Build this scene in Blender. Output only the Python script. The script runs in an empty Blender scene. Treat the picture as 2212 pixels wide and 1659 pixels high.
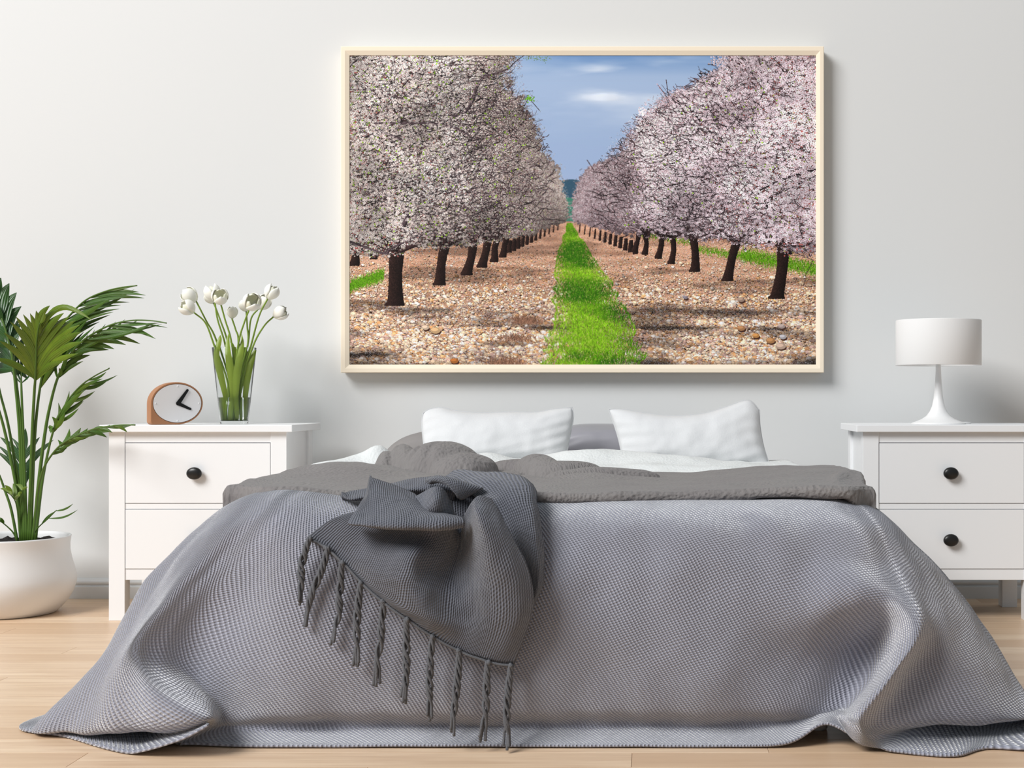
import bpy, bmesh, math, random
import numpy as np
from mathutils import Vector, Matrix, noise as mnoise
random.seed(7)
RNG = np.random.default_rng(11)
SC = bpy.context.scene
COL = SC.collection
PI = math.pi

# ------------------------------------------------------------------ camera
F = 2936.0; VX, VY = 1411.0, 860.0; CAMZ = 0.796; WALL = 5.411   # wall plane at y=0
cam = bpy.data.cameras.new('camera'); camo = bpy.data.objects.new('camera', cam); COL.objects.link(camo)
camo.location = (0, -WALL, CAMZ); camo.rotation_euler = (PI/2, 0, 0)
cam.sensor_width = 36.0; cam.lens = 36.0*F/2212.0
cam.shift_x = -(VX-1106.0)/2212.0; cam.shift_y = (VY-829.5)/2212.0
cam.clip_start = 0.05
SC.camera = camo
def P(px, py, d):
    """world point seen at photo pixel (px,py) at distance d in front of the camera plane"""
    return Vector(((px-VX)*d/F, d-WALL, CAMZ-(py-VY)*d/F))
def W(x, d, z): return Vector((x, d-WALL, z))

# ------------------------------------------------------------------ light and exposure
SC.view_settings.view_transform = 'Standard'; SC.view_settings.look = 'None'
SC.view_settings.gamma = 1.0; SC.view_settings.use_curve_mapping = False
SC.view_settings.exposure = 0.0
w = bpy.data.worlds.new('world'); SC.world = w; w.use_nodes = True
w.node_tree.nodes['Background'].inputs[0].default_value = (0.84, 0.93, 1.0, 1)
w.node_tree.nodes['Background'].inputs[1].default_value = 0.29
def area(name, loc, target, sx, sy, power, color):
    l = bpy.data.lights.new(name, 'AREA'); l.shape = 'RECTANGLE'; l.size = sx; l.size_y = sy
    l.energy = power; l.color = color
    o = bpy.data.objects.new(name, l); COL.objects.link(o); o.location = loc
    o.rotation_euler = (Vector(target)-Vector(loc)).to_track_quat('-Z', 'Y').to_euler()
    return o
area('assumed_key_light', (-7.9, -8.8, 8.8), (-0.6, 0.0, 0.8), 6.5, 5.5, 1960, (1.0, 0.995, 0.985))  # unseen area lamp added as assumed daylight from upper left; no window built

# ------------------------------------------------------------------ helpers
def tag(o, label=None, cat=None, group=None, kind=None):
    if label: o['label'] = label
    if cat: o['category'] = cat
    if group: o['group'] = group
    if kind: o['kind'] = kind
    return o
def empty(name, loc, label, cat, group=None):
    o = bpy.data.objects.new(name, None); COL.objects.link(o); o.location = loc
    o.empty_display_size = 0.05
    return tag(o, label, cat, group)
def link(name, me, mat=None, parent=None):
    """link a mesh given in world coordinates, optionally under a parent thing"""
    o = bpy.data.objects.new(name, me); COL.objects.link(o)
    if mat is not None and not me.materials: me.materials.append(mat)
    if parent is not None:
        o.parent = parent
        o.matrix_parent_inverse = Matrix.Translation(-world_loc(parent))
    return o
def world_loc(o):
    # only translations are used by parents here
    v = Vector(o.location)
    if o.parent is not None:
        v = v + world_loc(o.parent) - world_loc(o.parent) if o.matrix_parent_inverse != Matrix.Identity(4) else v + world_loc(o.parent)
    return v
def smooth(me, on=True):
    me.polygons.foreach_set('use_smooth', [on]*len(me.polygons))
def bm_mesh(name, bm, sm=False):
    me = bpy.data.meshes.new(name); bm.normal_update(); bm.to_mesh(me); bm.free()
    if sm: smooth(me)
    return me
def box_bm(bm, lo, hi, bev=0.0, seg=2):
    lo = Vector(lo); hi = Vector(hi); c = (lo+hi)/2; s = hi-lo
    r = bmesh.ops.create_cube(bm, size=1.0, matrix=Matrix.Translation(c) @ Matrix.Diagonal((s.x, s.y, s.z, 1)))
    if bev > 0:
        es = {e for v in r['verts'] for e in v.link_edges}
        bmesh.ops.bevel(bm, geom=list(es), offset=bev, segments=seg, affect='EDGES', profile=0.5)
    return bm
def box(name, lo, hi, mat, parent=None, bev=0.0015):
    bm = bmesh.new(); box_bm(bm, lo, hi, bev)
    return link(name, bm_mesh(name, bm), mat, parent)
def lathe(name, prof, center, mat, parent=None, seg=64, sx=1.0, sy=1.0, closed=False):
    """prof: list of (r,z); revolved about the vertical through center"""
    vs = []; fs = []
    n = len(prof)
    for r, z in prof:
        for k in range(seg):
            a = 2*PI*k/seg
            vs.append((center[0]+r*math.cos(a)*sx, center[1]+r*math.sin(a)*sy, z))
    for i in range(n-1 if not closed else n):
        for k in range(seg):
            a = i*seg+k; b = i*seg+(k+1) % seg; j = ((i+1) % n)*seg
            fs.append((a, b, j+(k+1) % seg, j+k))
    me = bpy.data.meshes.new(name); me.from_pydata(vs, [], fs)
    bm = bmesh.new(); bm.from_mesh(me); bmesh.ops.remove_doubles(bm, verts=bm.verts, dist=1e-5)
    bmesh.ops.recalc_face_normals(bm, faces=bm.faces); bm.to_mesh(me); bm.free()
    smooth(me)
    return link(name, me, mat, parent)
def cr_interp(A, n):
    """Catmull-Rom along axis 0, n subdivisions per segment"""
    A = np.asarray(A, float)
    Pd = np.concatenate([[2*A[0]-A[1]], A, [2*A[-1]-A[-2]]])
    out = []
    t = np.arange(n)/n
    for i in range(len(A)-1):
        p0, p1, p2, p3 = Pd[i], Pd[i+1], Pd[i+2], Pd[i+3]
        for s in t:
            out.append(0.5*((2*p1)+(-p0+p2)*s+(2*p0-5*p1+4*p2-p3)*s*s+(-p0+3*p1-3*p2+p3)*s**3))
    out.append(A[-1])
    return np.array(out)
def tube_geo(pts, radii, seg=8, vs=None, fs=None, flat=1.0):
    vs = [] if vs is None else vs; fs = [] if fs is None else fs
    pts = [Vector(p) for p in pts]; base = len(vs)
    up = Vector((0.3, -1, 0.15)).normalized()
    for i, p in enumerate(pts):
        t = (pts[min(i+1, len(pts)-1)]-pts[max(i-1, 0)]).normalized()
        a = t.cross(up)
        if a.length < 1e-3: a = t.cross(Vector((1, 0, 0)))
        a.normalize(); b = a.cross(t).normalized()
        r = radii[i] if hasattr(radii, '__len__') else radii
        for k in range(seg):
            an = 2*PI*k/seg
            vs.append(tuple(p+a*(r*math.cos(an))+b*(r*flat*math.sin(an))))
    for i in range(len(pts)-1):
        for k in range(seg):
            fs.append((base+i*seg+k, base+i*seg+(k+1) % seg, base+(i+1)*seg+(k+1) % seg, base+(i+1)*seg+k))
    fs.append(tuple(base+k for k in reversed(range(seg))))
    fs.append(tuple(base+(len(pts)-1)*seg+k for k in range(seg)))
    return vs, fs
def tube(name, pts, radii, mat, parent=None, seg=8, n=6, flat=1.0):
    if n > 1:
        rr = radii if hasattr(radii, '__len__') else [radii]*len(pts)
        a = np.array([list(p)+[r] for p, r in zip(pts, rr)]); a = cr_interp(a, n)
        pts = [Vector(x[:3]) for x in a]; radii = [max(x[3], 1e-4) for x in a]
    vs, fs = tube_geo(pts, radii, seg, flat=flat)
    me = bpy.data.meshes.new(name); me.from_pydata(vs, [], fs); smooth(me)
    return link(name, me, mat, parent)
def sheet_arrays(net, nu, nv):
    """net[row][col] of world points -> fine grid (rows, cols, 3)"""
    A = np.array([[list(p) for p in row] for row in net])
    A = cr_interp(A, nv)                              # along rows
    A = cr_interp(A.transpose(1, 0, 2), nu).transpose(1, 0, 2)
    return A
def grid_mesh(name, G, thick=0.0, wr=None, uvoff=(0, 0), flip=False):
    """one cloth: grid of points, wrinkled along its normals, given a real thickness and arc-length UVs"""
    R, C, _ = G.shape
    du = np.gradient(G, axis=1); dv = np.gradient(G, axis=0)
    N = np.cross(du, dv); N /= (np.linalg.norm(N, axis=2, keepdims=True)+1e-9)
    if flip: N = -N
    if wr is not None: 
        D = wr(G, N); G = G + N*D[..., None]
    lu = np.concatenate([[0], np.cumsum(np.linalg.norm(np.diff(G, axis=1), axis=2).mean(0))])
    lv = np.concatenate([[0], np.cumsum(np.linalg.norm(np.diff(G, axis=0), axis=2).mean(1))])
    V = [G.reshape(-1, 3)]
    if thick > 0: V.append((G-N*thick).reshape(-1, 3))
    V = np.concatenate(V)
    idx = np.arange(R*C).reshape(R, C)
    q = np.stack([idx[:-1, :-1], idx[:-1, 1:], idx[1:, 1:], idx[1:, :-1]], -1).reshape(-1, 4)
    if flip: q = q[:, ::-1]
    # orient so the faces' normals agree with N (cross(du,dv))
    faces = [q]
    if thick > 0:
        o = R*C
        faces.append(q[:, ::-1]+o)
        ring = np.concatenate([idx[0, :], idx[1:, -1], idx[-1, -2::-1], idx[-2:0:-1, 0]])
        rn = np.roll(ring, -1)
        s = np.stack([rn, ring, ring+o, rn+o], -1)
        if flip: s = s[:, ::-1]
        faces.append(s)
    Q = np.concatenate(faces)
    me = bpy.data.meshes.new(name); me.from_pydata(V.tolist(), [], Q.tolist())
    uv = me.uv_layers.new(name='UVMap')
    UV = np.stack(np.meshgrid(lu+uvoff[0], lv+uvoff[1]), -1).reshape(-1, 2)
    if thick > 0: UV = np.concatenate([UV, UV])
    li = np.empty(len(me.loops), dtype=np.int32); me.loops.foreach_get('vertex_index', li)
    uv.data.foreach_set('uv', UV[li].astype(np.float32).ravel())
    smooth(me)
    return me, G
def nz(G, scale, seed=0.0, oct=2):
    R, C, _ = G.shape; out = np.zeros((R, C))
    for i in range(R):
        for j in range(C):
            x, y, z = G[i, j]
            out[i, j] = mnoise.fractal(Vector((x/scale[0]+seed, y/scale[1]-seed, z/scale[2]+seed*0.7)), 1.0, 2.0, oct)
    return out
def join_meshes(name, meshes):
    bm = bmesh.new()
    for m in meshes: bm.from_mesh(m)
    me = bpy.data.meshes.new(name); bm.to_mesh(me); bm.free(); smooth(me)
    return me

# ------------------------------------------------------------------ materials
def mat(name, color, rough=0.5, spec=0.5, **kw):
    m = bpy.data.materials.new(name); m.use_nodes = True
    b = m.node_tree.nodes['Principled BSDF']
    b.inputs['Base Color'].default_value = (*color, 1); b.inputs['Roughness'].default_value = rough
    b.inputs['Specular IOR Level'].default_value = spec
    for k, v in kw.items(): b.inputs[k].default_value = v
    return m
def s2l(c): return tuple(((x/255)/12.92 if x/255 < 0.04045 else ((x/255+0.055)/1.055)**2.4) for x in c)
class NT:
    def __init__(s, m): s.t = m.node_tree; s.b = s.t.nodes['Principled BSDF']
    def n(s, typ, **kw):
        o = s.t.nodes.new(typ)
        for k, v in kw.items():
            if k.startswith('i_'):
                key = k[2:]; key = int(key) if key.isdigit() else key.replace('_', ' ')
                o.inputs[key].default_value = v
            else: setattr(o, k, v)
        return o
    def l(s, a, b): s.t.links.new(a, b)
    def math(s, op, a, b=None):
        o = s.t.nodes.new('ShaderNodeMath'); o.operation = op
        for i, x in enumerate((a, b)):
            if x is None: continue
            if isinstance(x, (int, float)): o.inputs[i].default_value = x
            else: s.l(x, o.inputs[i])
        return o.outputs[0]
    def mix(s, fac, a, b, blend='MIX'):
        o = s.t.nodes.new('ShaderNodeMix'); o.data_type = 'RGBA'; o.blend_type = blend
        for i, x in ((0, fac), (6, a), (7, b)):
            if isinstance(x, (int, float)): o.inputs[i].default_value = x
            elif isinstance(x, tuple): o.inputs[i].default_value = (*x, 1) if len(x) == 3 else x
            else: s.l(x, o.inputs[i])
        return o.outputs[2]
    def bump(s, h, strength=1.0, dist=0.002):
        o = s.t.nodes.new('ShaderNodeBump'); o.inputs['Strength'].default_value = strength
        o.inputs['Distance'].default_value = dist; s.l(h, o.inputs['Height'])
        s.l(o.outputs[0], s.b.inputs['Normal']); return o
def noise_bump(m, scale, strength, dist, detail=3, coord='Object'):
    t = NT(m); tc = t.n('ShaderNodeTexCoord'); n = t.n('ShaderNodeTexNoise')
    n.inputs['Scale'].default_value = scale; n.inputs['Detail'].default_value = detail
    t.l(tc.outputs[coord], n.inputs['Vector']); t.bump(n.outputs[0], strength, dist); return t, n
M_wall = mat('wall_paint', (0.735, 0.745, 0.745), 0.85, 0.2); noise_bump(M_wall, 90, 0.12, 0.001)
M_base = mat('baseboard_paint', (0.72, 0.73, 0.735), 0.5, 0.4)
M_white = mat('white_lacquer', (0.88, 0.89, 0.905), 0.38, 0.45); noise_bump(M_white, 60, 0.04, 0.001)
M_dark = mat('shadow_gap', (0.03, 0.03, 0.03), 0.8)
M_knob = mat('black_knob', (0.008, 0.008, 0.008), 0.33, 0.5)
M_lamp = mat('lamp_enamel', (0.86, 0.86, 0.86), 0.32, 0.5)
M_shade = mat('lamp_shade_fabric', (0.84, 0.835, 0.83), 0.7, 0.3)
M_pot = mat('pot_ceramic', (0.82, 0.82, 0.82), 0.42, 0.5)
M_soil = mat('soil', (0.018, 0.015, 0.014), 0.95, 0.2); noise_bump(M_soil, 120, 1.0, 0.01, 6)
M_leaf = mat('palm_leaf', (0.06, 0.14, 0.012), 0.36, 0.5, **{'Transmission Weight': 0.0})
def leaf_nodes(m, c1, c2, c3):
    t = NT(m); oi = t.n('ShaderNodeObjectInfo'); uvn = t.n('ShaderNodeTexCoord')
    sp = t.n('ShaderNodeSeparateXYZ'); t.l(uvn.outputs['UV'], sp.inputs[0])
    v = t.math('SINE', t.math('MULTIPLY', sp.outputs[0], 34.0))
    n = t.n('ShaderNodeTexNoise', i_Scale=9.0); t.l(uvn.outputs['Object'], n.inputs['Vector'])
    c = t.mix(oi.outputs['Random'], c1, c2)
    f = t.n('ShaderNodeMapRange'); f.inputs[1].default_value = 0.38; f.inputs[2].default_value = 0.68
    t.l(n.outputs[0], f.inputs[0])
    c = t.mix(f.outputs[0], c, c3)
    t.l(c, t.b.inputs['Base Color']); t.bump(v, 0.35, 0.0015)
leaf_nodes(M_leaf, (0.030, 0.105, 0.008), (0.105, 0.175, 0.010), (0.055, 0.150, 0.010))
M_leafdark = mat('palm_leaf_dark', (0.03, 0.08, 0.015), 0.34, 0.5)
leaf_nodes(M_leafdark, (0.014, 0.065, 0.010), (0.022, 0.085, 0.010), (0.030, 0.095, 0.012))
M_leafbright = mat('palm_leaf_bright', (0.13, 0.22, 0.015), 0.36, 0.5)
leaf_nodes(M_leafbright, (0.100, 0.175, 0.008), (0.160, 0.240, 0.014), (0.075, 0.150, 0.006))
M_stem = mat('palm_stem', (0.075, 0.150, 0.022), 0.4, 0.4)
M_tstem = mat('tulip_stem', (0.20, 0.31, 0.035), 0.45, 0.4)
M_tleaf = mat('tulip_leaf', (0.22, 0.31, 0.03), 0.42, 0.45)
M_petal = mat('tulip_petal', (0.93, 0.925, 0.85), 0.5, 0.3)
M_petal_in = mat('tulip_petal_inner', (0.86, 0.86, 0.70), 0.5, 0.3)
M_wood = mat('clock_wood', (0.42, 0.20, 0.10), 0.6, 0.3); noise_bump(M_wood, 220, 0.25, 0.001)
M_face = mat('clock_face', (0.82, 0.815, 0.825), 0.6, 0.3)
M_ring = mat('clock_gasket', (0.10, 0.055, 0.035), 0.6, 0.3)
M_black = mat('clock_hand_black', (0.006, 0.006, 0.006), 0.5, 0.3)
M_glass = mat('vase_glass', (0.97, 0.985, 0.985), 0.0, 0.5, **{'Transmission Weight': 1.0, 'IOR': 1.16})
M_water = mat('vase_water', (0.93, 0.97, 0.95), 0.0, 0.5, **{'Transmission Weight': 1.0, 'IOR': 1.33})
M_frame = mat('frame_wood', s2l((250, 236, 214)), 0.6, 0.25)
M_pill = mat('pillow_cotton', (0.72, 0.725, 0.735), 0.9, 0.15, **{'Sheen Weight': 0.2})
noise_bump(M_pill, 180, 0.35, 0.002, 4)
M_pipe = mat('pillow_piping', (0.60, 0.61, 0.62), 0.9, 0.1)
M_pillg = mat('grey_satin', (0.30, 0.295, 0.33), 0.45, 0.4, **{'Sheen Weight': 0.4})
M_pillt = mat('taupe_cotton', (0.27, 0.255, 0.25), 0.8, 0.2)
M_sheet = mat('white_sheet', (0.76, 0.78, 0.775), 0.85, 0.15)
noise_bump(M_sheet, 110, 0.7, 0.004, 4)
M_mat = mat('mattress_ticking', (0.75, 0.75, 0.76), 0.9)
def M_duvet_():
    m = mat('taupe_duvet', (0.205, 0.192, 0.188), 0.75, 0.3, **{'Sheen Weight': 0.15})
    t = NT(m); tc = t.n('ShaderNodeTexCoord')
    vo = t.n('ShaderNodeTexVoronoi', feature='SMOOTH_F1'); vo.inputs['Scale'].default_value = 105
    no = t.n('ShaderNodeTexNoise', i_Scale=85.0, i_Detail=4.0)
    t.l(tc.outputs['UV'], vo.inputs['Vector']); t.l(tc.outputs['UV'], no.inputs['Vector'])
    h = t.math('ADD', vo.outputs['Distance'], no.outputs[0])
    t.bump(h, 0.85, 0.0048)
    n2 = t.n('ShaderNodeTexNoise', i_Scale=3.0, i_Detail=3.0); t.l(tc.outputs['UV'], n2.inputs['Vector'])
    t.l(t.mix(n2.outputs[0], (0.185, 0.165, 0.168), (0.235, 0.226, 0.215)), t.b.inputs['Base Color'])
    return m
M_duvet = M_duvet_()
def weave(name, dark, light, pu, pv, slant, bstr, bdist, rough=0.8, sheen=0.3):
    """ribbed twill: ribs run along a slanted direction, broken into stitches; in metres on the arc-length UVs"""
    m = mat(name, dark, rough, 0.3, **{'Sheen Weight': sheen, 'Sheen Roughness': 0.35})
    t = NT(m); tc = t.n('ShaderNodeTexCoord'); sp = t.n('ShaderNodeSeparateXYZ')
    wn = t.n('ShaderNodeTexNoise', i_Scale=14.0, i_Detail=2.0); t.l(tc.outputs['UV'], wn.inputs['Vector'])
    t.l(tc.outputs['UV'], sp.inputs[0])
    wob = t.math('MULTIPLY', t.math('SUBTRACT', wn.outputs[0], 0.5), 0.010)
    u = t.math('ADD', sp.outputs[0], wob); v = t.math('ADD', sp.outputs[1], wob)
    a = t.math('ADD', u, t.math('MULTIPLY', v, -slant))
    rib = t.math('SINE', t.math('MULTIPLY', a, 2*PI/pu))
    st = t.math('SINE', t.math('ADD', t.math('MULTIPLY', v, 2*PI/pv), t.math('MULTIPLY', u, 2*PI/(pu*2.0))))
    h = t.math('MULTIPLY', t.math('ADD', rib, t.math('MULTIPLY', st, 0.38)), 0.36)
    h = t.math('ADD', h, 0.5)
    fib = t.n('ShaderNodeTexNoise', i_Scale=420.0, i_Detail=2.0); t.l(tc.outputs['UV'], fib.inputs['Vector'])
    h2 = t.math('ADD', h, t.math('MULTIPLY', fib.outputs[0], 0.35))
    t.bump(h2, bstr, bdist)
    big = t.n('ShaderNodeTexNoise', i_Scale=2.2, i_Detail=3.0); t.l(tc.outputs['UV'], big.inputs['Vector'])
    ramp = t.n('ShaderNodeMapRange'); ramp.inputs[1].default_value = 0.1; ramp.inputs[2].default_value = 1.0
    t.l(h, ramp.inputs[0])
    c = t.mix(ramp.outputs[0], dark, light)
    c = t.mix(t.math('MULTIPLY', big.outputs[0], 0.35), c, tuple(x*0.82 for x in light))
    t.l(c, t.b.inputs['Base Color'])
    return m
M_blanket = weave('blue_grey_knit', (0.195, 0.200, 0.250), (0.475, 0.488, 0.575), 0.0085, 0.0068, 0.55, 1.0, 0.0042, 0.6, 1.0)
M_throw = weave('charcoal_knit', (0.062, 0.067, 0.085), (0.215, 0.225, 0.268), 0.0056, 0.0064, 0.0, 1.0, 0.0036, 0.7, 0.25)
M_yarn = mat('charcoal_yarn', (0.125, 0.128, 0.140), 0.8, 0.2); noise_bump(M_yarn, 350, 0.8, 0.002)
def M_floor_():
    m = mat('oak_laminate', (0.6, 0.4, 0.25), 0.36, 0.4)
    t = NT(m); tc = t.n('ShaderNodeTexCoord'); oi = t.n('ShaderNodeObjectInfo')
    mp = t.n('ShaderNodeMapping'); mp.inputs['Scale'].default_value = (1.1, 16, 16)
    cb = t.n('ShaderNodeCombineXYZ'); t.l(t.math('MULTIPLY', oi.outputs['Random'], 37.0), cb.inputs[0])
    t.l(t.math('MULTIPLY', oi.outputs['Random'], 91.0), cb.inputs[1])
    t.l(tc.outputs['Object'], mp.inputs['Vector']); t.l(cb.outputs[0], mp.inputs['Location'])
    n = t.n('ShaderNodeTexNoise', i_Scale=2.2, i_Detail=5.0, i_Roughness=0.6); t.l(mp.outputs[0], n.inputs['Vector'])
    n2 = t.n('ShaderNodeTexNoise', i_Scale=11.0, i_Detail=3.0); t.l(mp.outputs[0], n2.inputs['Vector'])
    base = t.mix(oi.outputs['Random'], (0.68, 0.46, 0.29), (0.90, 0.69, 0.49))
    f = t.n('ShaderNodeMapRange'); f.inputs[1].default_value = 0.35; f.inputs[2].default_value = 0.75
    t.l(n.outputs[0], f.inputs[0])
    c = t.mix(f.outputs[0], base, (0.60, 0.385, 0.235))
    c = t.mix(t.math('MULTIPLY', n2.outputs[0], 0.25), c, (0.92, 0.74, 0.54))
    t.l(c, t.b.inputs['Base Color']); t.bump(n2.outputs[0], 0.05, 0.001)
    return m
M_floor = M_floor_()
M_slab = mat('floor_underlay', (0.45, 0.30, 0.19), 0.8)

# ------------------------------------------------------------------ the room
wb = box('wall_back', (-6.0, 0.0, 0.0), (5.0, 0.2, 3.6), M_wall, bev=0); tag(wb, kind='structure')
# baseboard: lower board, ogee ridge on top
def baseboard():
    prof = [(0, 0), (-0.018, 0), (-0.018, 0.046), (-0.017, 0.048), (-0.009, 0.0495), (-0.0085, 0.053), (-0.014, 0.058),
            (-0.0155, 0.064), (-0.013, 0.070), (-0.009, 0.0735), (-0.0075, 0.0765), (-0.006, 0.078), (0, 0.078)]
    vs = []; fs = []
    for x in (-6.0, 5.0):
        for y, z in prof: vs.append((x, y, z))
    n = len(prof)
    for i in range(n-1): fs.append((i, i+1, n+i+1, n+i))
    fs.append(tuple(range(n))); fs.append(tuple(reversed(range(n, 2*n))))
    me = bpy.data.meshes.new('baseboard_back'); me.from_pydata(vs, [], fs)
    bm = bmesh.new(); bm.from_mesh(me); bmesh.ops.recalc_face_normals(bm, faces=bm.faces); bm.to_mesh(me); bm.free()
    return tag(link('baseboard_back', me, M_base), kind='structure')
baseboard()
fl = box('floor', (-6.0, -9.0, -0.15), (5.0, 0.2, -0.012), M_slab, bev=0); tag(fl, kind='structure')
# laminate planks laid along x
PW, PL = 0.118, 1.22
bm = bmesh.new(); box_bm(bm, (0, 0, -0.012), (PL-0.0008, PW-0.0006, 0.0), 0.0005, 1)
plank_me = bm_mesh('plank', bm); plank_me.materials.append(M_floor)
nrows = 32
for r in range(nrows):
    y1 = -r*PW
    off = [0.0, 0.47, 0.83, 0.22, 1.05, 0.61, 0.11, 0.94][r % 8] + 0.07*math.sin(r*2.3)
    xl = -2.95 if y1 < -0.0 else -2.95
    n = 5 if r < 28 else 4
    for k in range(n):
        o = bpy.data.objects.new('plank', plank_me); COL.objects.link(o); o.parent = fl
        o.location = (-3.25 + (off % PL) - 0.35 + k*PL, y1-PW, 0.0)

# ------------------------------------------------------------------ bed
Y = lambda d: d-WALL
bed = empty('bed', W(-0.24, 4.3, 0), 'low double bed with white legs hidden under grey covers', 'bed')
box('bed_base', W(-0.93, 3.24, 0.10), W(0.44, 5.36, 0.27), M_mat, bed, 0.01)
def rounded_box(name, lo, hi, m, parent, bev, seg=5):
    bm = bmesh.new(); box_bm(bm, lo, hi, bev, seg); me = bm_mesh(name, bm, True)
    return link(name, me, m, parent)
rounded_box('mattress', W(-0.97, 3.23, 0.27), W(0.48, 5.36, 0.525), M_mat, bed, 0.06)
for (lx, ld) in ((0.395, 3.27), (-0.88, 3.27), (0.395, 5.28), (-0.88, 5.28), (0.395, 4.3), (-0.88, 4.3)):
    lathe('leg', [(0.0, 0.0), (0.020, 0.0), (0.024, 0.004), (0.030, 0.09), (0.030, 0.105), (0.0, 0.105)], W(lx, ld, 0), M_lamp, bed, 24)

# blanket: control net of photo-located points at their own distances; columns go round the foot of the bed
def blanket():
    cols = []
    def c(*pts): cols.append([P(*p) for p in pts])
    def cw(*pts): cols.append([W(*p) for p in pts])
    # left side drape (out of the camera's view)
    cw((-.80, 4.25, .532), (-.99, 4.25, .535), (-1.03, 4.27, .49), (-1.06, 4.27, .40), (-1.09, 4.27, .28), (-1.12, 4.27, .16), (-1.16, 4.27, .05), (-1.19, 4.27, .02), (-1.24, 4.27, .006))
    cw((-.82, 3.75, .535), (-1.00, 3.75, .540), (-1.05, 3.75, .49), (-1.10, 3.75, .40), (-1.15, 3.74, .28), (-1.21, 3.74, .16), (-1.28, 3.74, .05), (-1.31, 3.74, .02), (-1.36, 3.74, .006))
    # ridge seen as the left silhouette
    c((610,1062,3.48),(505,1090,3.37),(425,1150,3.33),(352,1228,3.31),(290,1315,3.30),(212,1432,3.28),(88,1563,3.26),(110,1570,3.33),(50,1567,3.30))
    c((650,1061,3.47),(520,1076,3.30),(448,1138,3.24),(378,1222,3.20),(318,1310,3.17),(240,1438,3.14),(150,1582,3.14),(190,1576,3.28),(150,1598,3.17))
    c((690,1060,3.47),(550,1064,3.27),(478,1128,3.19),(404,1218,3.15),(338,1305,3.11),(262,1418,3.05),(250,1581,3.06),(310,1572,3.26),(255,1626,3.045))
    c((720,1060,3.47),(585,1058,3.25),(520,1120,3.17),(440,1212,3.13),(362,1300,3.09),(296,1418,3.04),(398,1565,2.99),(400,1560,3.14),(380,1598,2.99))
    c((745,1061,3.47),(620,1058,3.24),(560,1112,3.16),(480,1208,3.14),(404,1300,3.11),(340,1440,3.08),(456,1546,3.005),(440,1556,3.07),(452,1562,2.995))
    c((775,1062,3.47),(660,1062,3.24),(610,1112,3.15),(545,1208,3.125),(470,1305,3.13),(425,1450,3.14),(475,1543,3.13),(450,1572,3.13),(380,1608,3.095))
    # front
    c((830,1070,3.46),(735,1072,3.24),(705,1118,3.14),(665,1205,3.10),(620,1310,3.09),(590,1440,3.095),(590,1540,3.115),(585,1572,3.145),(575,1617,3.085))
    for px, dy in ((880, 0), (1050, -1), (1230, 0), (1400, 1), (1560, 0)):
        f = (px-880)/680
        c((px+30,1074,3.46),(px,1082-dy*2,3.24),(px-12+24*f,1120,3.14),(px-25+45*f,1200,3.10),(px-35+55*f,1320,3.085+.006*math.sin(px*.013)),(px-40+60*f,1440,3.085),(px-45+62*f,1532,3.105),(px-45+62*f,1568,3.15),(px-45+62*f,1613-2*f,3.087))
    c((1700,1072,3.46),(1712,1079,3.24),(1722,1122,3.15),(1735,1208,3.11),(1745,1322,3.085),(1738,1425,3.14),(1712,1530,3.125),(1705,1560,3.15),(1700,1604,3.085))
    # right: arch recess, gathered ridge, flare
    c((1760,1070,3.46),(1790,1074,3.25),(1808,1122,3.155),(1828,1208,3.115),(1845,1296,3.075),(1830,1400,3.185),(1782,1528,3.165),(1775,1548,3.15),(1772,1564,3.10))
    c((1790,1070,3.46),(1820,1078,3.26),(1850,1126,3.16),(1880,1215,3.12),(1915,1300,3.075),(1905,1395,3.185),(1840,1520,3.15),(1812,1545,3.13),(1815,1572,3.08))
    c((1810,1070,3.46),(1845,1080,3.28),(1885,1130,3.18),(1925,1222,3.14),(1988,1345,3.02),(1930,1450,2.985),(1858,1540,2.995),(1848,1572,3.01),(1852,1606,3.05))
    c((1825,1071,3.46),(1862,1083,3.29),(1910,1138,3.20),(1960,1232,3.15),(2018,1355,3.10),(1968,1458,3.09),(1905,1560,3.045),(1898,1592,3.05),(1900,1617,3.05))
    c((1840,1072,3.46),(1875,1086,3.31),(1932,1142,3.22),(1990,1238,3.18),(2050,1350,3.14),(2050,1455,3.11),(2010,1560,3.09),(2010,1562,3.22),(1985,1626,3.02))
    c((1850,1073,3.46),(1885,1090,3.33),(1948,1148,3.25),(2022,1246,3.22),(2088,1350,3.20),(2125,1455,3.15),(2120,1562,3.12),(2105,1562,3.28),(2068,1637,3.005))
    c((1850,1073,3.50),(1888,1096,3.37),(1955,1150,3.31),(2042,1248,3.29),(2112,1345,3.28),(2176,1455,3.25),(2222,1556,3.19),(2200,1560,3.32),(2130,1617,3.07))
    c((1850,1073,3.56),(1888,1100,3.42),(1955,1152,3.38),(2040,1252,3.36),(2112,1350,3.36),(2178,1450,3.34),(2262,1548,3.30),(2250,1562,3.38),(2262,1612,3.12))
    cw((.33, 3.78, .535), (.505, 3.78, .545), (.55, 3.78, .49), (.61, 3.78, .39), (.67, 3.78, .28), (.75, 3.78, .16), (.86, 3.78, .05), (.88, 3.79, .02), (.95, 3.78, .006))
    cw((.30, 4.25, .532), (.50, 4.25, .535), (.54, 4.27, .49), (.57, 4.27, .40), (.60, 4.27, .28), (.63, 4.27, .16), (.66, 4.27, .05), (.69, 4.27, .02), (.74, 4.27, .006))
    net = [[cols[j][i] for j in range(len(cols))] for i in range(9)]
    G = sheet_arrays(net, 11, 14)
    G[..., 2] = np.maximum(G[..., 2], 0.009)
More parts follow.
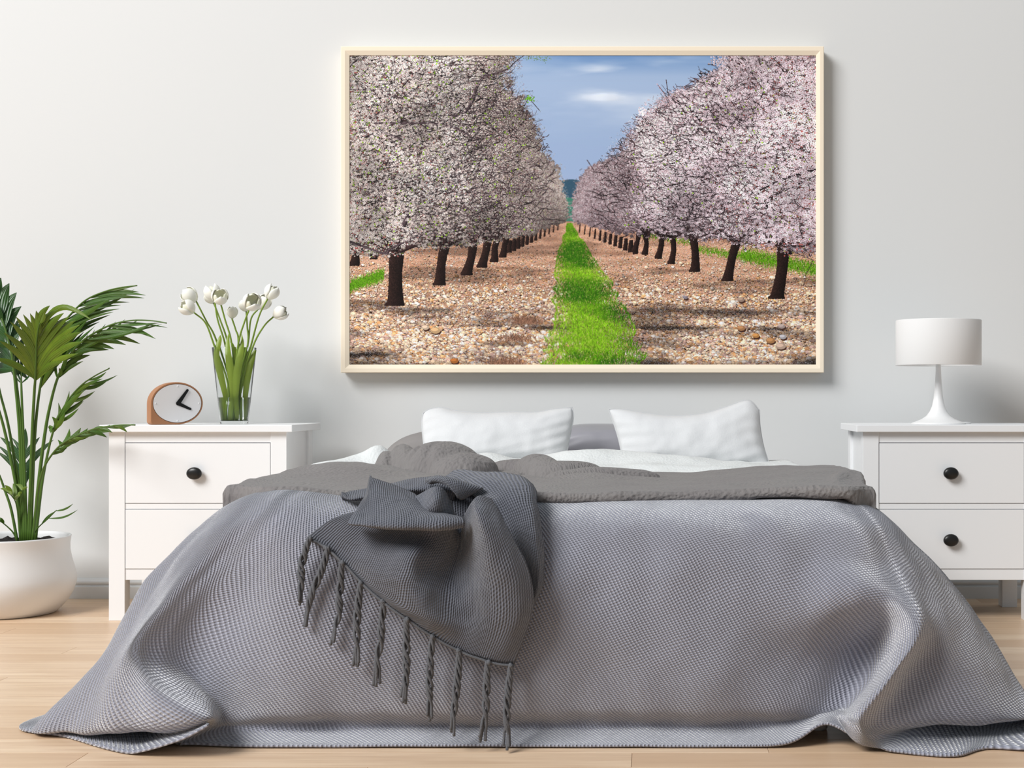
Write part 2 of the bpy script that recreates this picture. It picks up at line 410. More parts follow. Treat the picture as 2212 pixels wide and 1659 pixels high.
    def wr(G, N):
        a = nz(G, (.17, .17, .28), 3.1, 2)*0.013 + nz(G, (.07, .07, .10), 8.3, 2)*0.0022
        R = np.linspace(0, 1, G.shape[0])[:, None]
        env = np.clip((R-.1)/.15, 0, 1)*np.clip((0.99-R)/.12, 0.15, 1)
        return a*env
    me, _ = grid_mesh('blanket', G, 0.0055, wr, flip=True)
    return tag(link('blanket', me, M_blanket), 'light blue-grey woven blanket draped over the foot of the bed to the floor', 'blanket')
blanket()

def hfield(name, xs, ds, zf, side=None, thick=0.012, wr=None):
    """cloth laid over the bed: grid in bed coordinates whose long sides hang down"""
    rows = []
    for d in ds:
        row = []
        for x in xs: row.append((x, Y(d), zf(x, d)))
        rows.append(row)
    return np.array(rows)
def gs(x, d, cx, cd, sx, sd, h, rot=0.0):
    dx, dd = x-cx, d-cd
    if rot: dx, dd = dx*math.cos(rot)+dd*math.sin(rot), -dx*math.sin(rot)+dd*math.cos(rot)
    return h*math.exp(-(dx/sx)**2-(dd/sd)**2)
def ridge(x, d, a, b, wdt, h):
    """a soft fold along the segment a-b"""
    ax, ad = a; bx, bd = b; vx, vd = bx-ax, bd-ad
    t = max(0, min(1, ((x-ax)*vx+(d-ad)*vd)/(vx*vx+vd*vd)))
    q = math.hypot(x-ax-t*vx, d-ad-t*vd)
    return h*math.exp(-(q/wdt)**2)*(0.35+0.65*math.sin(PI*min(1, max(0, .08+t*.84))))
XL, XR = -1.075, 0.585
def sm(t): t = max(0, min(1, t)); return t*t*(3-2*t)
DOMES = [(-.650, 4.22, .135, .15, .666, .15), (-.575, 4.12, .100, .13, .632, -.2), (-.782, 4.27, .052, .13, .653, .25), (-.842, 4.28, .036, .10, .628, .2),
         (-.350, 4.18, .070, .17, .624, .35), (-.262, 4.08, .120, .085, .610, .12), (-.150, 3.97, .17, .05, .594, .10), (-.43, 4.30, .10, .07, .606, 0)]
def z_duvet(x, d):
    z = 0.572 + 0.012*sm((x-.1)/.3) + 0.010*sm((-.7-x)/.2)*sm((3.9-d)/.4)
    z += gs(x, d, -.905, 4.02, .17, .24, .038)
    z -= ridge(x, d, (-.43, 4.05), (-.25, 3.80), .035, .018)
    z += ridge(x, d, (-.37, 3.9), (-.02, 3.75), .045, .016)
    z += gs(x, d, .42, 3.75, .18, .35, .014) + gs(x, d, .05, 4.0, .25, .2, -.008)
    z += ridge(x, d, (.49, 3.3), (.55, 3.75), .02, .012) + ridge(x, d, (.10, 3.45), (.45, 3.38), .05, .006)
    # loose folds: full round humps that meet in sharp creases
    n = mnoise.fractal(Vector((x*9, d*6, 2.0)), 1, 2, 2)*.10
    for cx, cd, rx, rd, top, rot in DOMES:
        dx, dd = x-cx, d-cd; c, s_ = math.cos(rot), math.sin(rot); u, v = (dx*c+dd*s_)/rx, (-dx*s_+dd*c)/rd
        q = u*u+v*v+n
        if q < 1: z = max(z, .562+(top-.562)*(1-max(0, q))**.5)
        elif q < 1.5: z -= .010*(1.5-q)*2*(1.0)
    return z
def duvet():
    ds = list(np.linspace(3.25, 4.52, 130))
    xs = list(np.linspace(XL+.015, XR-.015, 260))
    G = hfield('duvet', xs, ds, z_duvet)
    # back edge of the duvet recedes irregularly
    for j, x in enumerate(xs):
        back = 4.50 if x < -.5 else 4.50-0.32*sm((x+.35)/.25)+0.10*sm((x-.1)/.4)
        front = 3.245+0.02*math.sin(x*9)+0.03*sm((-.6-x)/.2)+0.09*sm((-.94-x)/.10)+0.06*sm((x-.50)/.08)
        for i in range(len(ds)):
            t = i/(len(ds)-1); d = front+(back-front)*t
            z = z_duvet(x, d)
            tp = sm((3.85-d)/.5); xx = x+tp*(.012*sm((-.6-x)/.4)-.048*sm((x-.2)/.35))
            G[i, j] = (xx, Y(d), z)
    # fold down front edge, back edge and the two sides
    fr = G[0].copy(); f1 = fr.copy(); f1[:, 1] -= .012; f1[:, 2] -= .010; f2 = fr.copy(); f2[:, 1] -= .009; f2[:, 2] -= .024; f3 = fr.copy(); f3[:, 1] += .03; f3[:, 2] -= .030
    cw_ = np.array([sm((-.93-x)/.08)+sm((x-.50)/.05) for x in xs]); f3[:, 1] -= .035*cw_; f3[:, 2] -= .075*cw_; f2[:, 2] -= .02*cw_; f2[:, 1] -= .004*cw_
    bk = G[-1].copy(); b1 = bk.copy(); b1[:, 1] += .014; b1[:, 2] -= .010; b2 = bk.copy(); b2[:, 1] += .012; b2[:, 2] -= .028
    G = np.concatenate([[f3, f2, f1], G, [b1, b2]])
    def sidecols(e, sgn):
        out = []
        for k, (dx, dz) in enumerate([(.008, -.003), (.014, -.012), (.014, -.026), (.008, -.036), (.010, -.055), (.016, -.09), (.024, -.13), (.032, -.17)]):
            c = e.copy(); c[:, 0] += sgn*dx; c[:, 2] += dz; out.append(c)
        return out
    L = sidecols(G[:, 0], -1)[::-1]; Rr = sidecols(G[:, -1], 1)
    G = np.stack(L+[G[:, j] for j in range(G.shape[1])]+Rr, axis=1)
    def wr(G, N):
        return nz(G, (.13, .16, .13), 5.5, 2)*0.006+nz(G, (.06, .07, .07), 1.5, 1)*0.0012
    me, _ = grid_mesh('duvet', G, 0.0, wr)
    return tag(link('duvet', me, M_duvet), 'crumpled taupe-grey duvet lying across the bed above the blue-grey blanket', 'duvet')
duvet()
def z_sheet(x, d):
    z = 0.548+.02*sm((d-4.2)/.3)
    z += gs(x, d, -.910, 4.52, .058, .07, .070)+ gs(x, d, -1.00, 4.50, .05, .07, .022) + gs(x, d, -1.06, 4.40, .10, .12, .022)
    z += gs(x, d, -.57, 4.60, .09, .08, .046) + gs(x, d, -.16, 4.68, .22, .12, .050)+gs(x, d, .12, 4.6, .2, .10, .024)
    z += ridge(x, d, (-.45, 4.66), (-.2, 4.62), .05, .015)+ridge(x, d, (-.15, 4.45), (.35, 4.36), .05, .016)
    return z
def white_sheet():
    ds = np.linspace(4.05, 5.02, 60); xs = np.linspace(XL-.035, XR-.09, 130)
    G = hfield('sheet', xs, ds, z_sheet)
    L = []; 
    for dx, dz in ((.075, -.19), (.065, -.14), (.05, -.08), (.035, -.035), (.018, -.012)):
        c = G[:, 0].copy(); c[:, 0] -= dx; c[:, 2] += dz; L.append(c)
    Rr = []
    for dx, dz in ((.018, -.012), (.03, -.035), (.04, -.08), (.05, -.14), (.055, -.19)):
        c = G[:, -1].copy(); c[:, 0] += dx; c[:, 2] += dz; Rr.append(c)
    G = np.stack(L+[G[:, j] for j in range(G.shape[1])]+Rr, axis=1)
    def wr(G, N): return nz(G, (.10, .10, .10), 9.5, 2)*0.006
    me, _ = grid_mesh('top_sheet', G, 0.006, wr)
    return tag(link('top_sheet', me, M_sheet), 'white textured sheet turned back below the pillows, above the taupe duvet', 'sheet')
white_sheet()

# pillows: Coons patch from four edge curves
def pillow(name, top, bottom, left, right, d0, lean, T, m, label, group=None, pipe=True, nse=0.008, seed=1.0):
    nu, nv = 56, 36
    def curve(pts, n):
        a = np.array(pts, float); k = 16; f = cr_interp(a, k)
        s = np.concatenate([[0], np.cumsum(np.linalg.norm(np.diff(f, axis=0), axis=1))]); s /= s[-1]
        q = np.linspace(0, 1, n)
        return np.stack([np.interp(q, s, f[:, 0]), np.interp(q, s, f[:, 1])], -1)
    t, b, l, r = curve(top, nu), curve(bottom, nu), curve(left, nv), curve(right, nv)
    t[0] = l[0]; t[-1] = r[0]; b[0] = l[-1]; b[-1] = r[-1]
    G2 = np.zeros((nv, nu, 2))
    for i in range(nv):
        v = i/(nv-1)
        for j in range(nu):
            u = j/(nu-1)
            G2[i, j] = (1-v)*t[j]+v*b[j]+(1-u)*l[i]+u*r[i]-((1-u)*(1-v)*t[0]+u*(1-v)*t[-1]+(1-u)*v*b[0]+u*v*b[-1])
    y0, y1 = G2[..., 1].min(), G2[..., 1].max()
    meshes = []; edge = None
    for side in (1, -1):
        G = np.zeros((nv, nu, 3))
        for i in range(nv):
            for j in range(nu):
                u = 2*j/(nu-1)-1; v = 2*i/(nv-1)-1
                bul = max(0, (1-abs(u)**2.6))**0.62*max(0, (1-abs(v)**2.6))**0.62
                base_d = d0+lean*(y1-G2[i, j, 1])/(y1-y0)
                p = P(G2[i, j, 0], G2[i, j, 1], base_d)
                q = mnoise.fractal(Vector((p.x*9+seed, side*3.0, p.z*9)), 1.0, 2.0, 3)*nse
                cr_ = 0.004*math.sin((u*3+v*5)*3+seed)*(1-bul)
                G[i, j] = (p.x, p.y-side*(T*bul+(q+cr_)*min(1, bul*2)), p.z)
        if side == 1: edge = G.copy()
        me, _ = grid_mesh(name, G, 0.0, None, flip=(side == 1)); meshes.append(me)
    bm = bmesh.new()
    for me in meshes: bm.from_mesh(me)
    bmesh.ops.remove_doubles(bm, verts=bm.verts, dist=0.0004)
    bmesh.ops.recalc_face_normals(bm, faces=bm.faces)
    me = bpy.data.meshes.new(name); bm.to_mesh(me); bm.free(); smooth(me)
    c = me.vertices[0].co
    root = empty(name, (float(edge[-1, nu//2, 0]), float(edge[-1, nu//2, 1]), float(edge[-1, nu//2, 2])), label, 'pillow', group)
    link('pillow_body', me, m, root)
    if pipe:
        ring = [Vector(edge[0, j]) for j in range(nu)]+[Vector(edge[i, -1]) for i in range(1, nv)]+[Vector(edge[-1, j]) for j in range(nu-2, -1, -1)]+[Vector(edge[i, 0]) for i in range(nv-2, -1, -1)]
        tube('piping', ring, 0.0018, M_pipe, root, seg=6, n=1)
    return root
pillow('pillow', [(914,892),(930,883),(955,880),(985,887),(1040,892),(1100,890),(1160,890),(1200,883),(1236,880)],
       [(919,990),(1080,992),(1222,990)], [(914,892),(911,915),(914,950),(919,990)], [(1236,880),(1239,900),(1232,940),(1222,990)],
       4.90, 0.06, 0.075, M_pill, 'white pillow on the left, standing against the wall with a flat top edge', 'white pillows at the head of the bed')
pillow('pillow', [(1314,884),(1345,884),(1400,893),(1460,898),(1520,893),(1565,880),(1608,865),(1625,868),(1641,886)],
       [(1345,990),(1500,1000),(1664,1008)], [(1314,884),(1322,905),(1335,945),(1345,990)], [(1641,886),(1642,920),(1650,965),(1664,1008)],
       4.90, 0.06, 0.075, M_pill, 'white pillow on the right, with a raised right corner and sagging middle', 'white pillows at the head of the bed', seed=4.0)
pillow('pillow', [(820,990),(850,958),(890,938),(960,926),(1060,926),(1130,940),(1160,985)],
       [(825,1000),(990,1003),(1158,1000)], [(820,990),(820,995),(825,1000)], [(1160,985),(1160,995),(1158,1000)],
       5.19, 0.02, 0.09, M_pillt, 'taupe-grey pillow lying behind the left white pillow', 'grey pillows behind the white ones', pipe=False, nse=.003)
pillow('pillow', [(1195,975),(1205,935),(1240,918),(1300,915),(1380,918),(1480,930),(1510,975)],
       [(1200,1000),(1350,1003),(1505,1000)], [(1195,975),(1195,985),(1200,1000)], [(1510,975),(1510,985),(1505,1000)],
       5.19, 0.02, 0.09, M_pillg, 'blue-grey satin pillow showing between the two white pillows', 'grey pillows behind the white ones', pipe=False, nse=.003)

# ------------------------------------------------------------------ knitted throw
def throw():
    meshes = []
    def add(net, nu=10, nv=10, thick=0.004, amp=0.003, flip=True, uvoff=(0, 0), fl=0.0):
        G = sheet_arrays([[P(*p) for p in row] for row in net], nu, nv)
        me, G2 = grid_mesh('throw', G, thick, (lambda G, N: nz(G, (.06, .06, .06), 2.2, 2)*amp), uvoff, flip=flip)
        meshes.append(me); return G2
    # main panel, rows from the gathered top to the fringed hem
    A = [
     [(775,1105,3.13),(805,1096,3.13),(850,1090,3.12),(905,1068,3.08),(945,1050,3.02),(972,1078,3.06),(992,1150,3.085),(1002,1120,3.05),(1016,1086,2.99),(1036,1070,2.985),(1062,1076,3.00)],
     [(742,1112,3.10),(785,1118,3.09),(835,1118,3.08),(890,1112,3.05),(938,1094,2.985),(970,1118,3.03),(995,1160,3.08),(1010,1142,3.03),(1030,1108,2.955),(1058,1102,2.975),(1080,1108,2.995)],
     [(715,1122,3.09),(760,1138,3.08),(812,1148,3.07),(868,1152,3.055),(925,1152,3.04),(962,1172,3.05),(992,1195,3.075),(1015,1180,3.03),(1042,1155,2.945),(1078,1148,2.955),(1103,1150,2.985)],
     [(690,1138,3.09),(735,1160,3.075),(785,1178,3.055),(838,1190,3.02),(892,1200,2.985),(932,1228,3.03),(978,1238,3.07),(1015,1222,3.035),(1052,1208,2.955),(1098,1200,2.955),(1129,1196,2.985)],
     [(675,1150,3.09),(718,1180,3.075),(765,1210,3.05),(818,1234,3.01),(872,1252,2.975),(918,1275,2.985),(968,1288,3.03),(1014,1285,3.025),(1064,1280,2.975),(1113,1268,2.965),(1148,1250,2.99)],
     [(668,1156,3.09),(710,1190,3.075),(755,1226,3.055),(806,1266,3.025),(862,1302,2.995),(912,1330,2.985),(960,1348,3.00),(1008,1356,3.02),(1060,1358,3.00),(1114,1348,2.99),(1150,1325,3.01)],
     [(665,1159,3.09),(703,1180,3.075),(740,1212,3.06),(780,1256,3.045),(826,1297,3.03),(880,1335,3.025),(934,1372,3.03),(990,1402,3.035),(1040,1423,3.035),(1075,1432,3.04),(1111,1436,3.045)],
    ]
    GA = add(A, 9, 12)
    # right, back layer running from the rolled collar down behind the main panel
    B = [
     [(950,1046,3.17),(962,1030,3.20),(985,1014,3.26),(1040,1018,3.24),(1095,1022,3.22),(1130,1030,3.20),(1152,1046,3.18)],
     [(985,1052,3.15),(1000,1046,3.15),(1030,1038,3.16),(1065,1036,3.15),(1105,1038,3.14),(1140,1044,3.14),(1161,1062,3.14)],
     [(1030,1072,3.10),(1045,1072,3.10),(1068,1072,3.10),(1090,1070,3.10),(1120,1072,3.095),(1145,1080,3.095),(1160,1088,3.11)],
     [(1052,1105,3.09),(1066,1105,3.085),(1090,1108,3.08),(1110,1110,3.075),(1132,1114,3.07),(1152,1120,3.07),(1168,1126,3.095)],
     [(1080,1170,3.075),(1098,1170,3.07),(1115,1170,3.06),(1130,1172,3.055),(1145,1175,3.05),(1162,1180,3.05),(1177,1185,3.08)],
     [(1100,1240,3.07),(1115,1240,3.065),(1128,1240,3.06),(1140,1242,3.055),(1152,1245,3.05),(1165,1248,3.05),(1176,1250,3.075)],
     [(1105,1320,3.07),(1118,1320,3.065),(1128,1320,3.06),(1136,1318,3.06),(1144,1316,3.055),(1150,1312,3.055),(1158,1300,3.07)],
     [(1090,1410,3.07),(1096,1412,3.07),(1100,1414,3.07),(1104,1415,3.07),(1107,1416,3.065),(1110,1414,3.065),(1116,1408,3.07)],
    ]
    add(B, 8, 10, uvoff=(1.0, 0))
    # upper left flap with its rolled lower edge
    Cn = [
     [(800,1026,3.22),(806,1034,3.16),(850,1046,3.15),(890,1062,3.12),(918,1082,3.08),(944,1100,3.05)],
     [(795,1045,3.14),(800,1050,3.10),(850,1064,3.08),(890,1078,3.06),(920,1094,3.04),(950,1106,3.03)],
     [(785,1075,3.08),(800,1078,3.06),(855,1088,3.03),(905,1098,3.01),(945,1106,3.00),(980,1112,3.00)],
     [(768,1105,3.04),(800,1106,3.02),(860,1110,2.99),(915,1114,2.98),(965,1116,2.98),(1000,1118,2.99)],
     [(754,1126,3.00),(800,1128,2.975),(860,1132,2.955),(915,1132,2.955),(965,1131,2.96),(1004,1130,2.98)],
     [(752,1133,3.00),(800,1140,2.98),(860,1145,2.965),(915,1146,2.965),(965,1144,2.97),(1003,1141,2.99)],
     [(765,1130,3.06),(800,1136,3.05),(860,1140,3.03),(915,1140,3.03),(965,1139,3.03),(1000,1137,3.03)],
    ]
    add(Cn, 10, 8, uvoff=(2.0, 0))
    # long fold reaching left under the flap, with a curled end
    D = [
     [(742,1066,3.22),(762,1060,3.22),(800,1054,3.22),(850,1042,3.21),(900,1032,3.20),(945,1028,3.19),(990,1040,3.17)],
     [(738,1062,3.19),(757,1074,3.17),(800,1062,3.19),(850,1050,3.18),(900,1042,3.17),(945,1040,3.15),(990,1050,3.14)],
     [(736,1072,3.19),(758,1080,3.16),(800,1072,3.16),(850,1064,3.15),(900,1058,3.14),(940,1058,3.13),(985,1064,3.12)],
     [(740,1081,3.21),(760,1082,3.20),(800,1082,3.20),(850,1080,3.20),(900,1076,3.18),(940,1076,3.16),(980,1082,3.15)],
    ]
    add(D, 8, 8, uvoff=(3.0, 0))
    # rolled lip over the knot and the deep tuck between the two humps
    E = [
     [(918,1042,3.13),(922,1034,3.12),(945,1027,3.11),(975,1032,3.11),(1010,1042,3.12),(1040,1052,3.12)],
     [(926,1045,3.08),(930,1036,3.07),(950,1031,3.06),(980,1037,3.06),(1012,1048,3.08),(1042,1056,3.10)],
     [(932,1046,3.09),(950,1044,3.06),(972,1052,3.04),(985,1066,3.04),(992,1078,3.05),(1000,1080,3.08)],
    ]
    add(E, 8, 8, amp=.001, uvoff=(4.0, 0))
    Fp = [
     [(965,1060,3.17),(1010,1052,3.17),(1062,1062,3.15)],
     [(970,1100,3.135),(1010,1100,3.135),(1060,1100,3.12)],
     [(980,1160,3.105),(1010,1155,3.105),(1055,1150,3.10)],
    ]
    add(Fp, 8, 8, amp=.001, uvoff=(5.0, 0))
    root = empty('knitted_throw', P(960, 1100, 3.1), 'charcoal knitted throw with a tasselled hem crumpled over the foot of the bed', 'throw')
    link('throw_cloth', join_meshes('throw_cloth', meshes), M_throw, root)
    # hem cord
    hem = [Vector(p)+Vector((0, -0.004, -0.002)) for p in GA[-1]]
    tube('hem_cord', hem[::2]+[hem[-1]], 0.0034, M_yarn, root, seg=6, n=2)
    T = [((670,1160),(640,1308)),((703,1180),(660,1354)),((740,1213),(721,1394)),((779,1257),(767,1440)),((826,1297),(815,1483)),
         ((880,1336),(872,1521)),((934,1373),(926,1559)),((990,1403),(980,1589)),((1056,1428),(1040,1605)),((1103,1435),(1092,1621))]
    for k, (a, b) in enumerate(T):
        d = min(np.linalg.norm(np.array(GA[-1])-np.array(P(a[0], a[1], 3.05)), axis=1)) 
        j = int(np.argmin([abs((p[0])-P(a[0], a[1], 3.045).x) for p in GA[-1]]))
        d0 = GA[-1][j][1]+WALL-0.006
        vs, fs = [], []
        # knot
        rnd = random.Random(k)
        for s in range(4):
            ph = s*PI/2+rnd.random(); pts = []
            n = 34; tw = 2.1+rnd.random()*0.7; ln = 1.0-0.09*rnd.random() if s else 1.0
            spread = rnd.uniform(-6, 6)
            for i in range(n):
                t = i/(n-1)*ln
                x = a[0]+(b[0]-a[0])*t+12*math.sin(PI*t*1.5+k)*(.4 if k > 1 else 1.0)*(1 if k % 2 else -1)*.5
                y = a[1]+(b[1]-a[1])*t
                r = (3.0+3.2*math.sin(PI*min(1, t*1.15)))*(1 if t < .75 else 1+(t-.75)*2)
                an = ph+tw*2*PI*min(t, .8)
                dd = d0+(min(3.075, d0)-d0)*t*0 + 0.018*t*(1 if d0 < 3.06 else 0)
                dd = min(dd, 3.062) if y > 1120 else dd
                if y > 1520: dd = min(dd, 3.075-(y-1520)*0.00032)
                p = P(x+r*math.cos(an)+spread*max(0, t-.7)*2.5, y, dd)
                pts.append(p+Vector((0, r*math.sin(an)/950, 0)))
            for q in pts: q.z = max(q.z, 0.006)
            tube_geo(pts, [0.0033]*len(pts), 6, vs, fs)
        kp = [P(a[0]-1, a[1]-3, d0), P(a[0], a[1]+3, d0-.002), P(a[0], a[1]+9, d0)]
        tube_geo(kp, [0.003, 0.0058, 0.0035], 8, vs, fs)
        me = bpy.data.meshes.new('tassel'); me.from_pydata(vs, [], fs); smooth(me)
        link('tassel', me, M_yarn, root)
throw()

# ------------------------------------------------------------------ nightstands
DF, DB = 4.86, 5.23
def nightstand(xl, label):
    """xl: photo x of the body's left edge at its front face"""
    X = lambda px: (px-VX)*DF/F
    Z = lambda py: CAMZ-(py-VY)*DF/F
    x0, x1 = X(xl), X(xl+384); p = 34.5*DF/F
    root = empty('nightstand', ((x0+x1)/2, Y(DF+.18), 0), label, 'nightstand', 'white two-drawer nightstands beside the bed')
    zt = 0.7004; zb = Z(933)
    ov = 15.5*DF/F
    box('table_top', (x0-ov, Y(DF-.022), zb), (x1+ov, Y(DB+.02), zt), M_white, root, 0.002)
    for xx in (x0, x1-p):
        box('leg', (xx, Y(DF), 0), (xx+p, Y(DF+p*.85), zb), M_white, root, 0.0012)
        box('leg', (xx, Y(DB-p), 0), (xx+p, Y(DB), zb), M_white, root, 0.0012)
    zr = Z(956); zbot = Z(1253)
    box('top_rail', (x0+p, Y(DF+.004), zr), (x1-p, Y(DF+.022), zb), M_white, root, 0.0006)
    box('divider_rail', (x0+p, Y(DF+.004), Z(1099.5)), (x1-p, Y(DF+.022), Z(1088)), M_white, root, 0.0006)
    box('bottom_rail', (x0+p, Y(DF+.004), zbot), (x1-p, Y(DF+.022), Z(1230)), M_white, root, 0.0006)
    for s, xx in ((1, x0+.010), (-1, x1-.010-.014)):
        box('side_panel', (xx, Y(DF+p*.85), zbot), (xx+.014, Y(DB-p), zb), M_white, root, 0.0006)
    box('back_panel', (x0+p, Y(DB-.02), zbot), (x1-p, Y(DB-.008), zb), M_white, root, 0.0006)
    box('gap_shade_box', (x0+p-.012, Y(DF+.024), zbot+.004), (x1-p+.012, Y(DB-.022), zb-.001), M_dark, root, 0.0)  # near-black box behind the drawers, paints the shade in their gaps
    g = 0.0022
    for (ya, yb, ky) in ((956, 1088, 1022), (1099.5, 1230, 1166)):
        dr = box('drawer', (x0+p+g, Y(DF+.001), Z(yb)+g), (x1-p-g, Y(DF+.020), Z(ya)-g), M_white, root, 0.0008)
        # oval knob on a short neck
        c = P(xl+188, ky, DF); prof = [(0.0, .0), (.0085, .0), (.0075, .006), (.009, .010), (.019, .013), (.0222, .0175), (.0215, .0235), (.016, .0275), (.008, .0293), (0, .0298)]
        vs, fs = [], []; seg = 40
        for r, h in prof:
            for k in range(seg):
                a = 2*PI*k/seg
                vs.append((c.x+r*1.22*math.cos(a), Y(DF+.001)-h, c.z+r*math.sin(a)))
        for i in range(len(prof)-1):
            for k in range(seg):
                fs.append((i*seg+k, i*seg+(k+1) % seg, (i+1)*seg+(k+1) % seg, (i+1)*seg+k))
        me = bpy.data.meshes.new('knob'); me.from_pydata(vs, [], fs)
        bm = bmesh.new(); bm.from_mesh(me); bmesh.ops.remove_doubles(bm, verts=bm.verts, dist=1e-5); bmesh.ops.recalc_face_normals(bm, faces=bm.faces); bm.to_mesh(me); bm.free()
        smooth(me); o = bpy.data.objects.new('knob', me); COL.objects.link(o); me.materials.append(M_knob)
        o.parent = dr; o['label'] = 'black oval knob'
    return root
nightstand(235, 'white nightstand left of the bed carrying the clock and the tulip vase')
nightstand(1864, 'white nightstand right of the bed carrying the lamp, cut by the picture edge')

# ------------------------------------------------------------------ table lamp
DL = 5.04; SL = F/DL
lc = P(2027, 915, DL); zt = 0.7004
lamp = empty('table_lamp', (lc.x, lc.y, zt), 'white table lamp with a drum shade on the right nightstand', 'lamp')
zz = lambda py: CAMZ-(py-VY)/SL
lathe('lamp_base', [(0, zt), (.100, zt), (.1005, zt+.002), (.097, zt+.0045), (.080, zt+.010), (.060, zt+.0185), (.044, zt+.030), (.032, zt+.046), (.0235, zt+.066),
                    (.0175, zt+.095), (.0140, zt+.13), (.0115, zt+.17), (.0098, zt+.205), (.0092, zt+.235), (0, zt+.235)], (lc.x, lc.y), M_lamp, lamp, 72)
zs0, zs1 = zz(789.5), zz(692)
r = 90.5/SL
lathe('lamp_shade', [(r, zs0), (r+.001, zs0+.002), (r+.001, zs1-.002), (r, zs1), (r-.003, zs1), (r-.004, zs1-.002), (r-.004, zs0+.002), (r-.003, zs0)], (lc.x, lc.y), M_shade, lamp, 96, closed=True)
lathe('lamp_rod', [(0, zt+.22), (.004, zt+.22), (.004, zs1-.02), (0, zs1-.02)], (lc.x, lc.y), M_lamp, lamp, 16)
def spider():
    vs, fs = [], []
    for k in range(3):
        a = 2*PI*k/3+.3
        tube_geo([Vector((lc.x, lc.y, zs1-.022)), Vector((lc.x+(r-.002)*math.cos(a), lc.y+(r-.002)*math.sin(a), zs1-.012))], [.0018]*2, 6, vs, fs)
    me = bpy.data.meshes.new('shade_carrier'); me.from_pydata(vs, [], fs); link('shade_carrier', me, M_lamp, lamp)
spider()
tube('power_cord', [(lc.x+.095, lc.y+.02, zt+.004), (lc.x+.115, lc.y+.03, zt+.0035), (lc.x+.132, lc.y+.055, zt+.0032), (lc.x+.128, lc.y+.10, zt+.0032), (lc.x+.10, lc.y+.175, zt+.0032)], .0028, M_lamp, lamp, 8)

# ------------------------------------------------------------------ clock
def clock():
    th = math.radians(36); D0 = 4.905
    U = Vector((math.cos(th), math.sin(th), 0)); B = Vector((-math.sin(th), math.cos(th), 0))   # along the face, into the body
    S = 613.0/ (D0/4.86)
    O = P(382.5, 870, D0); O.z = 0.7004+.0768
    root = empty('desk_clock', (O.x, O.y, .7004), 'wood-cased desk clock with a pale oval face on the left nightstand', 'clock')
    # outline in face coordinates (metres), oval with a squared lower-left corner
    a, b = .0935, .0765
    pts = []
    for k in range(0, 41):      # from bottom centre, counter-clockwise to the left side
        t = -PI/2+ (1.5*PI)*k/40
        pts.append((a*math.cos(t), b*math.sin(t)))
    # left side straight down to the corner, corner rounded
    rc = .012
    pts += [(-a, -.02), (-a, -b+rc)]
    for k in range(1, 7):
        t = PI+ (PI/2)*k/6
        pts.append((-a+rc+rc*math.cos(t), -b+rc+rc*math.sin(t)))
    pts += [(-.05, -b), (-.02, -b)]
    bm = bmesh.new()
    def pt(u, v, w): return O+U*u+Vector((0, 0, v))+B*w
    rows = [(0.975, 0.0), (1.0, .003), (1.0, .045), (.97, .048)]
    vv = [[bm.verts.new(pt(u*s, (v*s), w)) for (u, v) in pts] for s, w in rows]
    n = len(pts)
    for i in range(len(rows)-1):
        for k in range(n):
            bm.faces.new((vv[i][k], vv[i][(k+1) % n], vv[i+1][(k+1) % n], vv[i+1][k]))
    bm.faces.new(vv[0][::-1]); bm.faces.new(vv[-1])
    bmesh.ops.recalc_face_normals(bm, faces=bm.faces)
    me = bm_mesh('case', bm); link('case', me, M_wood, root)
    def disc(name, ra, rb, w0, w1, m, du=.0, label=None):
        bm = bmesh.new(); seg = 72
        r0 = [bm.verts.new(pt(du+ra*math.cos(2*PI*k/seg), rb*math.sin(2*PI*k/seg), w0)) for k in range(seg)]
        r1 = [bm.verts.new(pt(du+ra*math.cos(2*PI*k/seg), rb*math.sin(2*PI*k/seg), w1)) for k in range(seg)]
        for k in range(seg): bm.faces.new((r0[k], r0[(k+1) % seg], r1[(k+1) % seg], r1[k]))
        bm.faces.new(r1[::-1]); bm.faces.new(r0); bmesh.ops.recalc_face_normals(bm, faces=bm.faces)
        o = link(name, bm_mesh(name, bm), m, root)
        if label: o['label'] = label
        return o
    disc('gasket', .0868, .0706, .002, -.0006, M_ring, .001)
    disc('dial', .0850, .0690, .001, -.0014, M_face, .001)
    def hand(p0, p1, w0, w1, lift, name):
        bm = bmesh.new(); vs = []
        dx, dy = p1[0]-p0[0], p1[1]-p0[1]; an = math.atan2(dy, dx)
        loop = []
        for k in range(9):
            t = an+PI/2+PI*k/8; loop.append((p0[0]+w0*math.cos(t), p0[1]+w0*math.sin(t)))
        for k in range(9):
            t = an-PI/2+PI*k/8; loop.append((p1[0]+w1*math.cos(t), p1[1]+w1*math.sin(t)))
        f = [bm.verts.new(pt(u, v, -lift-.0015)) for u, v in loop]; g = [bm.verts.new(pt(u, v, -lift)) for u, v in loop]
        for k in range(len(loop)): bm.faces.new((f[k], f[(k+1) % len(loop)], g[(k+1) % len(loop)], g[k]))
        bm.faces.new(f); bm.faces.new(g[::-1]); bmesh.ops.recalc_face_normals(bm, faces=bm.faces)
        o = link(name, bm_mesh(name, bm), M_black, root); return o
    s = 1/604.
    cx = 1.5*s
    hand((cx, -.2*s), (cx+20*s, 28.5*s), 4.6*s, 2.6*s, .004, 'minute_hand')
    hand((cx, -.2*s), (cx+26.5*s, -12.5*s), 4.0*s, 2.5*s, .0022, 'hour_hand')
    for (u, v) in ((0, .062), (0, -.062), (.077, 0), (-.077, 0)):
        bm = bmesh.new(); bmesh.ops.create_uvsphere(bm, u_segments=12, v_segments=8, radius=.0026, matrix=Matrix.Translation(pt(u+.001, v, -.001)))
        link('hour_marker', bm_mesh('hour_marker', bm, True), M_face, root)
clock()

